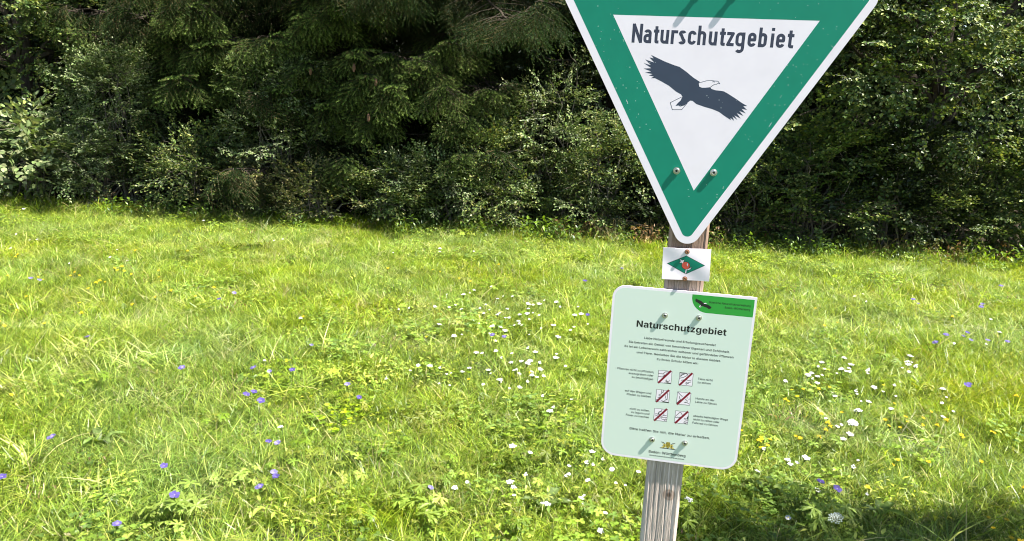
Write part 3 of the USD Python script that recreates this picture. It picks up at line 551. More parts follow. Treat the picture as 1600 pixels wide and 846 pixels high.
meadow("dry_stalks", "thin dry straw-coloured stalks and withered bits in the meadow", [("stalk_tuft", straw(RNG, 7, 0.08, (0.08, 0.2))) for i in range(3)] + [("withered_tuft", herb_leaves(RNG, 30, 0.07, (0.03, 0.11), (0.012, 0.035), 0.3, [(0.30, 0.20, 0.10), (0.36, 0.27, 0.13), (0.2, 0.12, 0.07)], 0.9))],
       field(RNG, lambda y: 3.5, 1.0, EDGE, keep=lambda p: patchy(p, 1.2, 30)), (0.7, 1.2), GRASS)
def blobs(p, spots):
    return np.clip(sum(np.exp(-((p[:, 0] - x) / a) ** 2 - ((p[:, 1] - y) / b) ** 2) for x, y, a, b in spots), 0, 1)
meadow("flattened_grass", "pale flattened grass lying in streaks in the back of the left meadow", [("flat_tuft", blade_set(RNG, 70, 0.14, (0.03, 0.07), (0.0025, 0.0045), (1.8, 3.2), [(0.46, 0.50, 0.16), (0.38, 0.46, 0.11), (0.52, 0.50, 0.24)], 1.0)) for i in range(3)],
       field(RNG, lambda y: 60, 2.2, EDGE, keep=lambda p: 0.06 + 0.94 * blobs(p, [(-1.7, 6.6, 0.9, 0.55), (-3.4, 6.4, 0.8, 0.4), (-2.4, 4.6, 0.5, 0.5), (0.3, 6.9, 0.9, 0.4), (-2.3, 3.9, 0.35, 0.4), (2.6, 5.4, 0.8, 0.4), (-0.4, 5.0, 0.4, 0.3)]) * patchy(p, 2.0, 44, 0.3, 0.6)), (0.8, 1.3), GRASS, 0.2)
# taller uncut fringe along the trees
fr = np.c_[RNG.uniform(-8.5, 8.5, 620), RNG.uniform(7.6, 8.2, 620), np.zeros(620)]; fr[:, 1] -= 0.058 * fr[:, 0]
meadow("edge_grass", "taller uncut grass and weeds fringing the foot of the hedge", [("tall_tuft", blade_set(RNG, 40, 0.08, (0.06, 0.19), (0.003, 0.006), (0.4, 1.2), [G1, G3, G2, STRAW], 0.9, 4)) for i in range(3)] + [("weed_clump", herb_leaves(RNG, 70, 0.14, (0.03, 0.20), (0.03, 0.06), 0.45, [G1, G3, (0.07, 0.13, 0.03)], 0.6))],
       fr, (0.55, 1.25), GRASS)
sx = np.concatenate([RNG.uniform(-8, 8, 70), RNG.normal(0.9, 0.4, 26), RNG.normal(1.6, 0.3, 18), RNG.normal(4.2, 0.8, 24)])
meadow("withered_margin", "withered reddish stalks and seed heads along the shaded margin", [("stalk_tuft", straw(RNG, 9, 0.1, (0.14, 0.34))) for i in range(3)] + [("withered_tuft", herb_leaves(RNG, 40, 0.1, (0.04, 0.2), (0.02, 0.05), 0.3, [(0.30, 0.17, 0.08), (0.36, 0.25, 0.12)], 0.9))],
       np.c_[sx, RNG.uniform(7.7, 8.15, len(sx)) - 0.058 * sx, 0 * sx], (0.6, 1.15), GRASS)

# single broad-leaved plants that stand out in the meadow
for (x, y, n, ln, lab) in ((-0.01, 3.25, 4, (0.12, 0.17), "pale broad-leaved plant casting a dark shadow left of the information board"), (-0.86, 3.3, 5, (0.10, 0.15), "upright pale pointed leaf cluster in the middle of the left meadow"),
                           (0.16, 2.62, 5, (0.12, 0.18), "large dock plant at the bottom edge left of the post"), (-1.72, 2.98, 6, (0.10, 0.16), "broad-leaved plant near the lower left corner beside a violet flower"),
                           (1.47, 2.68, 5, (0.10, 0.15), "broad-leaved plant in the shade at the lower right corner")):
    t = thing("broadleaf_plant", lab, "plant", (x, y, 0), rotz=float(RNG.uniform(0, 360)))
    for v, f, c in rosette(RNG, n, (ln[0] * 0.75, ln[1] * 0.75), 0.3, [(0.17, 0.27, 0.05), (0.15, 0.22, 0.06)], (0.9, 1.5)).leaves: put("leaf", (v, f), HERB, t, tint=c)
for (x, y, lab) in ((-0.30, 2.50, "yellow-green cranesbill leaf fan at the bottom edge, centre left"), (0.62, 2.56, "pale cut-leaved plant just right of the post foot in the sun"), (1.18, 2.62, "feathery cut-leaved plant in the shade right of the post"), (-1.15, 2.42, "cut-leaved plant with yellowish fans in the bottom left")):
    t = thing("cut_leaved_plant", lab, "plant", (x, y, 0))
    for _ in range(12): cranesbill(RNG, 1, 0.12, [(0.24, 0.34, 0.03), G2], (0.04, 0.065), (0.08, 0.15)).put("leaf", HERB, t)

# ------------------------------------------------------------------ flowers
def stalk(h, bend=0.015):
    return tube([[0, 0, 0], [bend * 0.4, 0, h * 0.5], [bend, 0.3 * bend, h]], [0.0012, 0.001, 0.0009], 3)
STALK = np.array([0.09, 0.15, 0.03])
def flower_kind(name, build, h):
    stage.OverridePrim("/flower_kinds")
    c = stage.CreateClassPrim(f"/flower_kinds/{name}")
    c.SetTypeName("Xform")
    g = Geo(); v, f = stalk(h); g.add(v, f, STALK); g.put("stem", HERB, c)
    build(c, np.array([0.015, 0.0045, h])); return c
def disc_flower(n, r, w, col, eye, cup=0.15, er=0.22):
    def b(c, top):
        g = Geo(); rng = np.random.default_rng(n)
        for i in range(n):
            a = i / n * 6.283 + rng.normal(0, 0.06); d = np.array([math.cos(a), math.sin(a), cup + rng.normal(0, .08)]); d, s, nn = frame(d)
            v, f = leaf_tris(top, d, s, nn, r * rng.uniform(0.9, 1.05), w, 0.1, 0.12, 0.62); g.add(v, f, np.array(col) * rng.uniform(0.6, 1.1))
        g.put("petals", PETAL, c)
        if eye is not None:
            m = trimesh.creation.icosphere(1, r * er); m.apply_scale([1, 1, 0.55]); m.apply_translation(top + [0, 0, r * 0.06]); put("eye", m, PETAL, c, smooth=True, tint=np.repeat([eye], len(m.vertices), 0))
    return b
def umbel(n, R, r, col, dome=0.2, seed=1):
    def b(c, top):
        rng = np.random.default_rng(seed); g = Geo(); st = Geo()
        for i in range(n):
            q = R * math.sqrt((i + 0.5) / n); a = i * 2.4; p = top + np.array([q * math.cos(a), q * math.sin(a), 0.012 - dome * q * q / R + rng.normal(0, 0.0012)])
            m = trimesh.creation.icosphere(1, r * rng.uniform(0.75, 1.15)); m.apply_scale([1, 1, 0.6]); g.add(m.vertices + p, m.faces, np.array(col) * rng.uniform(0.88, 1.05))
            v, f = tube([top - [0, 0, 0.02], p], 0.0005, 3, False); st.add(v, f, STALK)
        g.put("flower_head", PETAL, c); st.put("rays", HERB, c)
    return b
WH, YE, VI = (0.86, 0.85, 0.84), (0.80, 0.56, 0.02), (0.13, 0.10, 0.36)
KINDS = {"white": [flower_kind("daisy_flower", disc_flower(15, 0.0125, 0.0055, WH, (0.7, 0.5, 0.05)), 0.105), flower_kind("yarrow_flower", umbel(15, 0.017, 0.0042, WH), 0.115), flower_kind("white_clover_flower", umbel(8, 0.009, 0.0042, WH, 0.9, 3), 0.12), flower_kind("small_daisy_flower", disc_flower(12, 0.010, 0.005, WH, (0.7, 0.5, 0.05), 0.3), 0.11)],
         "yellow": [flower_kind("buttercup_flower", disc_flower(5, 0.011, 0.012, YE, (0.6, 0.4, 0.02), 0.45), 0.105), flower_kind("trefoil_flower", umbel(6, 0.010, 0.0048, YE, 0.4, 5), 0.11), flower_kind("hawkbit_flower", disc_flower(16, 0.012, 0.004, YE, (0.7, 0.45, 0.02), 0.2), 0.11)],
         "violet": [flower_kind("cranesbill_flower", disc_flower(5, 0.018, 0.0165, VI, (0.4, 0.35, 0.6), 0.3, 0.12), 0.15), flower_kind("scabious_flower", disc_flower(17, 0.018, 0.008, (0.18, 0.15, 0.42), (0.24, 0.20, 0.42), 0.3, 0.5), 0.16), flower_kind("pale_cranesbill_flower", disc_flower(5, 0.016, 0.015, (0.27, 0.24, 0.50), (0.5, 0.45, 0.65), 0.5, 0.12), 0.145)],
         "umbel": [flower_kind("wild_carrot_flower", umbel(44, 0.033, 0.0036, (0.72, 0.76, 0.66), 0.3, 7), 0.15), flower_kind("yarrow_plant", umbel(34, 0.03, 0.0052, WH, 0.25, 8), 0.15)]}
KNAME = {"white": ["white_daisy", "white_yarrow", "white_clover", "small_white_daisy"], "yellow": ["yellow_buttercup", "yellow_trefoil", "yellow_hawkbit"], "violet": ["violet_cranesbill", "violet_scabious", "pale_violet_cranesbill"], "umbel": ["wild_carrot", "white_yarrow_cluster"]}
# flower places on the ground, centimetres: x,y
WHITE_F = """-43,527 -32,523 -27,545 -32,542 -14,556 -6,534 1,524 -8,522 -2,505 -13,502 -16,510 -20,499 -32,496 -39,504 -43,501 -52,498 -67,492 -74,491 -20,485 -8,488 -5,486 -3,486 1,485 7,488 10,507 11,500
15,511 15,498 19,505 21,521 21,493 25,532 33,518 34,503 48,516 47,487 51,484 43,486 12,478 5,473 7,469 11,468 5,461 12,483 -8,461 -8,456 -4,450 -13,453 -22,470 -25,470 -45,455 -29,443
-33,436 -8,439 14,453 21,466 27,459 39,459 41,466 27,439 -6,418 -13,411 -18,406 3,415 13,417 16,411 27,414 26,402 32,400 -4,403 4,400 8,399 8,395 12,399 14,395 16,389 11,388 15,379
14,384 17,380 7,382 4,381 -9,386 -7,384 -41,382 -37,383 -32,381 -29,384 -25,384 -19,388 -48,387 -52,380 -58,363 -34,364 -30,365 -12,370 -2,376 -4,367 1,368 5,366 11,367 -107,661 -67,662 -65,674
-37,680 17,354 33,357 22,344 22,332 4,296 9,292 41,291 31,286 37,285 24,281 24,277 26,280 -14,273 11,274 4,269 4,267 44,277 49,275 53,280 35,271 34,264 28,262 31,260 -18,265 5,259
15,257 15,252 35,248 34,242 47,237 36,296 45,285 273,584 265,572 266,559 345,533 330,496 285,467 308,475 196,437 198,431 181,419 180,414 171,408 172,405 175,410 174,404 171,399 168,398 162,393 165,386
186,410 151,395 191,411 192,410 194,412 190,407 191,406 194,411 201,407 203,409 204,406 237,432 229,424 236,427 235,424 237,425 231,418 233,419 229,415 193,383 200,383 204,383 207,382 168,373 171,374 185,380
180,373 183,372 182,365 233,385 231,381 226,374 195,361 173,355 172,352 226,363 215,354 153,342 160,341 155,337 154,322 111,310 122,297 125,298 120,298 120,294 103,288 154,304 145,291 106,254 120,273 68,259
154,322 142,273 -502,769 -441,664 -409,634 -410,647 -407,606 -338,568 -315,582 -323,612 -301,582 -217,677 -212,696 -484,850 -312,757 -132,464 -97,308 -131,386"""
YELLOW_F = """-391,585 -391,589 -386,579 -307,612 -268,620 -294,557 -291,549 -295,551 -289,549 -337,529 -314,535 -317,542 -317,531 -359,527 -325,516 -288,524 -290,521 -261,554 -253,534 -278,545 -291,514 -253,535 -284,497 -313,478 -314,465 -306,455
-275,469 -235,462 -234,490 -230,501 -211,494 -208,514 -202,513 -269,444 -261,445 -273,428 -294,423 -291,421 -295,424 -231,330 -235,332 -230,326 -131,463 197,537 217,527 209,492 220,499 200,448 314,529 161,386 161,385 162,379
150,377 155,379 169,381 142,366 143,366 149,365 204,391 197,368 151,346 152,339 152,336 146,329 182,342 178,338 193,345 193,344 189,339 200,347 198,341 204,340 213,360 214,348 267,377 232,339 211,328 115,316
116,313 133,322 141,323 133,320 166,349 211,328 233,340 166,304 169,303 182,299 206,305 182,260 187,257 182,253 187,248 186,246 182,247 143,279 208,281 -98,588 -63,604 -60,600 -42,578 -12,629 -32,569 13,387
-50,438 -18,368 110,325 109,313 115,317 116,312 113,308 134,322"""
VIOLET_F = """-96,286 -88,283 -87,263 -83,259 -83,246 -30,257 -172,275 -129,267 -115,240 -126,221 -179,248 -122,328 -119,332 -112,323 -158,354 -123,360 -118,363 -106,361 -223,389 -109,403 -184,476 -185,490 -323,497 -318,493 -7,429 -2,430
53,485 56,556 89,608 125,269 123,272 295,544 298,543 341,538 350,546 291,475 298,481 273,459 289,463 265,445 298,457 309,455 249,390 240,381 391,599 -74,345 -71,339"""
ORD = ["leftmost", "second from the left", "third from the left", "fourth from the left", "fifth from the left", "sixth from the left", "seventh from the left", "eighth from the left"] + [w + " from the left" for w in ("ninth", "tenth", "eleventh", "twelfth", "thirteenth", "fourteenth", "fifteenth", "sixteenth", "seventeenth", "eighteenth", "nineteenth", "twentieth")]
def place(colour, kind, x, y, label, cat, group, s, rng):
    proto = KINDS[colour][kind]
    p = UsdGeom.Xform.Define(stage, numbered(KNAME[colour][kind])); q = p.GetPrim()
    q.GetReferences().AddInternalReference(proto.GetPath()); q.SetInstanceable(True)
    p.AddTranslateOp().Set(Gf.Vec3d(x - 0.012 * s, y, 0)); p.AddRotateXYZOp().Set(Gf.Vec3f(float(rng.uniform(2, 20)), float(rng.normal(0, 8)), float(rng.uniform(-50, 50)))); p.AddScaleOp().Set(Gf.Vec3f(s, s, s))
    tag(q, label, cat, group)
PLURAL = {"daisy": "daisies", "yarrow": "yarrow heads", "clover": "clover heads", "buttercup": "buttercups", "trefoil": "trefoils", "hawkbit": "hawkbits", "cranesbill": "cranesbill flowers", "scabious": "scabious flowers"}
def zone(x, y):
    """Where a flower stands, by what one can find in the photograph."""
    a = x / y
    side = "far left" if a < -0.45 else "left of centre" if a < -0.2 else "in the middle" if a < -0.03 else "just left of the board" if a < 0.2 else "right of the board" if a < 0.4 else "far right"
    depth = "bottom edge" if y < 2.75 else "near grass" if y < 3.35 else "nearer meadow" if y < 4.1 else "mid meadow" if y < 5.2 else "far meadow" if y < 6.6 else "before the trees"
    return f"{depth}, {side}"
def flowers(colour, table, cat, kinds, sc):
    rng = np.random.default_rng(len(table)); cells = {}
    for t in table.split():
        x, y = (int(v) / 100 for v in t.split(",")); kd = int(rng.choice(len(kinds), p=kinds)); cells.setdefault((zone(x, y), kd), []).append((x, y))
    for (z, kd), pts in cells.items():
        pts.sort(key=lambda p: p[0] / p[1]); words = KNAME[colour][kd].split("_"); one = " ".join(words); many = " ".join(words[:-1] + [PLURAL[words[-1]]])
        for i, (x, y) in enumerate(pts):
            if len(pts) == 1: lab = f"only {one} of its kind, {z}"
            elif len(pts) <= 20: lab = f"{ORD[i]} of {many}, {z}"
            else: lab = f"{one} in the thick scatter, {z}"
            place(colour, kd, x, y, lab, cat, f"{many}, {z}", float(rng.uniform(*sc)), rng)
flowers("white", WHITE_F, "flower", [0.3, 0.35, 0.2, 0.15], (0.6, 0.95))
flowers("yellow", YELLOW_F, "flower", [0.45, 0.3, 0.25], (0.7, 1.0))
flowers("violet", VIOLET_F, "flower", [0.4, 0.35, 0.25], (0.8, 1.1))
frng = np.random.default_rng(3)
place("umbel", 0, 1.24, 2.50, "greenish white wild carrot umbel in the shade at the bottom right", "flower", None, 0.8, frng)
place("umbel", 1, 1.62, 3.33, "largest white yarrow flower cluster, right of the information board", "flower", None, 0.8, frng)

# ------------------------------------------------------------------ wood edge: sprays of leaves and needles
def leaf_small(base, d, s, n, L, W, fold, droop):
    v = [base, base + d * L * 0.35 - s * W * 0.5 + n * fold * W, base + d * L * 0.72 - s * W * 0.36 + n * (fold * W - droop * L * 0.5), base + d * L - n * droop * L, base + d * L * 0.72 + s * W * 0.36 + n * (fold * W - droop * L * 0.5), base + d * L * 0.35 + s * W * 0.5 + n * fold * W]
    return np.array(v), np.array([[0, 3, 1], [1, 3, 2], [0, 5, 3], [5, 4, 3]])
def spray(seed, L, n, leaf, wr, cols, side=4, jit=0.45, big=False, stem=(0.06, 0.07, 0.03), ang=0.95, droop=0.18):
    """A leafy twig growing along +z, its leaves turned towards +y."""
    rng = np.random.default_rng(seed); g = Geo(); g.leaves, g.wood = [], Geo(); cols = np.array(cols)
    def twig(p0, d0, ln, k):
        t = np.linspace(0, 1, 5); bend = np.array([rng.normal(0, .12), rng.normal(-0.1, .12), 0]) * ln
        pts = p0 + np.outer(t * ln, d0) + np.outer(t ** 2, bend); v, f = tube(pts, np.linspace(0.0022, 0.0008, 5) * (L / 0.28), 3, False); g.add(v, f, np.array(stem)); g.wood.add(v, f, np.array(stem))
        for i in range(k):
            q = (i + 0.6) / k; p = p0 + d0 * q * ln + bend * q * q; sd = 1 if i % 2 else -1
            sx = norm(np.cross(d0, [0, 1, 0.05])) * sd; d = norm(d0 * math.cos(ang) + sx * math.sin(ang) + rng.normal(0, jit * 0.5, 3)); up = norm(np.array([0, 1, 0.25]) + rng.normal(0, jit, 3))
            s = norm(np.cross(d, up)); nn = np.cross(s, d); ll = leaf * rng.uniform(0.7, 1.15) * (1 - 0.25 * q); c = cols[rng.integers(len(cols))] * rng.uniform(0.5, 1.35)
            v, f = leaf_tris(p, d, s, nn, ll, ll * wr, 0.16, droop, 0.46) if big else leaf_small(p, d, s, nn, ll, ll * wr, 0.12, droop)
            g.add(v, f, c); g.leaves.append((v, f, c))
        d = d0; up = norm(np.array([0, 1, 0.2]) + rng.normal(0, .2, 3)); s = norm(np.cross(d, up)); v, f = leaf_small(pts[-1], d, s, np.cross(s, d), leaf * 0.8, leaf * 0.8 * wr, 0.12, 0.1); g.add(v, f, cols[rng.integers(len(cols))])
    twig(np.zeros(3), np.array([0, 0, 1.0]), L, n)
    for i in range(side):
        q = (i + 0.8) / (side + 0.8); sd = 1 if i % 2 else -1
        twig(np.array([0, 0, q * L]), norm(np.array([sd * 0.8, rng.normal(0, .3), 0.75])), L * rng.uniform(0.35, 0.6) * (1.15 - q * 0.5), max(3, n // 2))
    return g
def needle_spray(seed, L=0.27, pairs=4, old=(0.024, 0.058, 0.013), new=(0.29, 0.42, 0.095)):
    """A drooping spruce twig along +z: brush-like shoots, paler at their tips."""
    rng = np.random.default_rng(seed); g = Geo()
    def shoot(p0, d0, ln, fresh):
        d0 = norm(d0); t = np.linspace(0, 1, 4); sag = np.array([0, -0.16 * ln, 0]); pts = p0 + np.outer(t * ln, d0) + np.outer(t ** 2, sag)
        v, f = tube(pts, np.linspace(0.003, 0.0014, 4), 3, False); g.add(v, f, np.array((0.13, 0.09, 0.04)))
        n = int(ln * 620); q = (np.arange(n) + rng.random(n)) / n; p = p0 + np.outer(q * ln, d0) + np.outer(q ** 2, sag)
        a = rng.random(n) * 6.283; x = norm(np.cross(d0, [0.2, 0.9, 0.3])); y = np.cross(d0, x)
        r = np.cos(a)[:, None] * x + np.sin(a)[:, None] * y; dn = norm(r * 0.85 + d0 * 0.6 + np.array([0, 0.12, 0])); ln_ = (0.021 - 0.007 * q)[:, None] * rng.uniform(0.8, 1.15, (n, 1))
        w = norm(np.cross(dn, rng.normal(size=(n, 3)))) * 0.0021
        V = np.stack([p - w, p + w, p + dn * ln_], 1).reshape(-1, 3); F = np.arange(3 * n).reshape(n, 3)
        
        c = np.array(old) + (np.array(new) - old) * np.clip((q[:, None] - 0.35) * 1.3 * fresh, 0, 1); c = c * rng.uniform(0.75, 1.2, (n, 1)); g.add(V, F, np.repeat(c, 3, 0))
    shoot(np.zeros(3), np.array([0, 0, 1.0]), L, 1.0)
    for i in range(pairs):
        for sd in (1, -1):
            q = (i + 0.5 + 0.25 * sd) / (pairs + 0.4); shoot(np.array([0, -0.16 * L * q * q, q * L]), np.array([sd * 0.75, rng.normal(-0.1, .15), 0.85]), L * rng.uniform(0.36, 0.6) * (1.2 - 0.55 * q), rng.uniform(0.5, 1.1))
    return g
def far_needles(seed):
    return needle_spray(seed, 0.3, 3)

def bend_path(a, b, sag, n=7, wob=0.05, rng=None):
    t = np.linspace(0, 1, n)[:, None]; p = a + (b - a) * t; p = p + np.array([0, 0, 1.0]) * (sag * 4 * t * (1 - t))
    if rng is not None: p[1:-1] += rng.normal(0, wob, (n - 2, 3))
    return p
LEAFSETS = {
    "privet": dict(L=0.24, n=13, leaf=0.034, wr=0.5, cols=[(0.145, 0.222, 0.068), (0.204, 0.281, 0.098), (0.106, 0.174, 0.05), (0.271, 0.33, 0.136), (0.325, 0.362, 0.188)], side=4),
    "haw": dict(L=0.22, n=10, leaf=0.032, wr=0.7, cols=[(0.105, 0.165, 0.042), (0.165, 0.225, 0.06), (0.075, 0.128, 0.033), (0.24, 0.255, 0.075)], side=5, jit=0.6),
    "hazel": dict(L=0.30, n=7, leaf=0.085, wr=0.78, cols=[(0.174, 0.232, 0.094), (0.217, 0.275, 0.123), (0.131, 0.189, 0.065), (0.275, 0.304, 0.145)], side=2, jit=0.3, big=True),
    "maple": dict(L=0.26, n=12, leaf=0.041, wr=0.75, cols=[(0.093, 0.155, 0.039), (0.139, 0.202, 0.054), (0.07, 0.124, 0.031), (0.232, 0.264, 0.07)], side=4, jit=0.5),
    "dark": dict(L=0.26, n=9, leaf=0.052, wr=0.66, cols=[(0.025, 0.044, 0.011), (0.036, 0.058, 0.016), (0.022, 0.036, 0.01)], side=4, jit=0.5),  # leaf colours lowered to paint in the near-black shade of the wood
    "yellowish": dict(L=0.22, n=11, leaf=0.032, wr=0.55, cols=[(0.169, 0.208, 0.058), (0.221, 0.234, 0.078), (0.117, 0.156, 0.046), (0.286, 0.247, 0.104)], side=4, jit=0.6)}
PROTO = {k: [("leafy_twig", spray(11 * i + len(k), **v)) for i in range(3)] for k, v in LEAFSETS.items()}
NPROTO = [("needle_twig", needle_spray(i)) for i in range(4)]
NDARK = [("shaded_needle_twig", needle_spray(i + 20, 0.28, 4, (0.012, 0.034, 0.007), (0.045, 0.09, 0.018))) for i in range(4)]  # same twigs in darker colours that paint in the shade of inner boughs

def crown(parent, name, rng, clumps, dens, leafset, out_from, scale=(0.8, 1.25), droop=0.0, label=None, single=0):
    """Leafy twigs on the shells of clumps ((centre, radii)): outlines stay uneven, with gaps between the clumps."""
    P, D = [], []
    for c, r in clumps:
        r = np.broadcast_to(np.asarray(r, float), 3); n = max(6, int(dens * (r[0] * r[1] + r[1] * r[2] + r[0] * r[2]) * 4.2))
        u = norm(rng.normal(size=(n, 3)) * [1, 1, 0.9] + [0, 0, 0.15]); rad = rng.uniform(0.35, 1.0, n) ** 0.6
        p = c + u * r * rad[:, None]; away = norm((p - out_from) * [1, 1, 0.6]); d = norm(u * 0.7 + away * 0.6 + rng.normal(0, 0.38, (n, 3)) + [0, 0, 0.12 - droop])
        P.append(p); D.append(d)
    P, D = np.vstack(P), np.vstack(D); ok = P[:, 2] > 0.03; P, D = P[ok], D[ok]; n = len(P)
    up = norm(np.array([0, 0, 1.0]) + 0.35 * D * [1, 1, 0] + rng.normal(0, 0.25, (n, 3)))
    protos = PROTO[leafset]
    if single:
        pick = rng.integers(0, len(protos), n); R = Rotation.from_quat(quats(D, up)); sz = rng.uniform(*scale, n); rest, each = Geo(), []
        for i in range(n):
            g = protos[pick[i]][1]; R3 = R[i].as_matrix() * sz[i]; v, f, c = g.wood.arrays(); rest.add(v @ R3.T + P[i], f, c)
            for v, f, c in g.leaves: each.append((v @ R3.T + P[i], f, c * rng.uniform(0.8, 1.2)))
        each.sort(key=lambda e: e[0][:, 1].mean())
        for v, f, c in each[:single]: put("leaf", (v, f), LEAF, parent, tint=np.repeat([c], len(v), 0))
        for v, f, c in each[single:]: rest.add(v, f, c)
        v, f, c = rest.arrays(); return put(name, (v, f), LEAF, parent, tint=c, kind="stuff")
    return scatter(name, parent, protos, P, quats(D, up), rng.uniform(*scale, n), rng.integers(0, len(protos), n), LEAF, label=label)

def shrub(x, y, w, h, leafset, label, seed, lean=(0, 0), dens=20, depth=0.75, nclump=None, name="shrub", cat="shrub", group=None):
    rng = np.random.default_rng(seed); t = thing(name, label, cat, (x, y, 0), group)
    clumps, k = [], nclump or int(9 + w * h * 5)
    for i in range(k):
        q = rng.random() ** 0.8; ph = rng.uniform(0, 6.283); rr = 0.5 * math.sin(min(1, q * 1.05 + 0.2) * 2.6) ** 0.7 if q < 0.98 else 0.2
        c = np.array([math.cos(ph) * rr * w * rng.uniform(0.4, 1) + lean[0] * q, math.sin(ph) * rr * depth * rng.uniform(0.4, 1) + lean[1] * q, 0.12 + q * (h - 0.25)])
        clumps.append((c, np.array([0.26, 0.24, 0.2]) * rng.uniform(0.7, 1.25) * (0.75 + 0.3 * w * 0.7)))
    g = Geo()
    for c, r in clumps:
        b = np.array([rng.normal(0, 0.09), rng.normal(0, 0.07), -0.05]); v, f = tube(bend_path(b, c, 0.12, 7, 0.02, rng), np.linspace(0.013, 0.004, 7), 5); g.add(v, f, np.array((0.1, 0.08, 0.06)))
        for _ in range(3):
            e = c + norm(rng.normal(size=3) + [0, -0.5, 0.3]) * rng.uniform(0.15, 0.4); v, f = tube(bend_path(c, e, 0.02, 4, 0.01, rng), np.linspace(0.004, 0.0015, 4), 4, False); g.add(v, f, np.array((0.1, 0.08, 0.06)))
    v, f, c_ = g.arrays(); put("stems", (v, f), TWIG, t)
    crown(t, "foliage", rng, clumps, dens, leafset, np.array([0, 0.1, h * 0.35]), single=290 if leafset == "hazel" and x > -6 else 0)
    return t

def trunk_geo(h, r0, rng, lean=(0, 0)):
    n = 12; z = np.linspace(-0.15, h, n); q = z / h; p = np.c_[lean[0] * q + 0.05 * np.sin(q * 7 + lean[0]), lean[1] * q, z]; return p, r0 * (1 - 0.85 * np.clip(q, 0, 1)) + 0.06 * np.exp(-z * 4)
def broad_tree(x, y, h, w, leafset, label, seed, low, fwd=0.8, dens=9, clump=0.55, k=60, skirt=None, flat=0.8, name="broadleaf_tree"):
    """Trunk, limbs and a clumped crown whose front overhangs by fwd metres."""
    y += WOOD_DY - 0.058 * x; rng = np.random.default_rng(seed); t = thing(name, label, "tree", (x, y, 0))
    p, r = trunk_geo(h * 0.85, 0.11, rng, (0.1, -0.15)); put("trunk", tube(p, r, 9), BARK, t, smooth=60)
    clumps = []
    for i in range(k):
        q = rng.random(); ph = rng.uniform(0, 6.283); env = math.sin(math.pi * min(0.97, 0.22 + 0.75 * q)) ** 0.6; rr = math.sqrt(rng.uniform(0.15, 1))
        clumps.append((np.array([math.cos(ph) * rr * env * w / 2, math.sin(ph) * rr * env * (w / 2) * flat - fwd * env * 0.5, low + q * (h - low)]), clump * rng.uniform(0.7, 1.2) * np.array([1, 1, 0.7])))
    for c in (skirt or []): clumps.append((np.array(c[:3]) - [x, y, 0], c[3] * np.array([1.1, 0.9, 0.75])))
    g = Geo()
    for c, rad in clumps[::2]:
        zb = min(h * 0.8, max(0.5, c[2] * 0.75)); j = np.interp(zb, p[:, 2], np.arange(len(p))); b = p[int(j)]; v, f = tube(bend_path(b, c, 0.15, 8, 0.04, rng), np.linspace(0.035, 0.006, 8), 5); g.add(v, f, (0, 0, 0))
    v, f, _ = g.arrays(); put("limbs", (v, f), BARK, t)
    crown(t, "crown", rng, clumps, dens, leafset, np.array([0, 0.3, low + (h - low) * 0.3]), (0.85, 1.35))
    return t

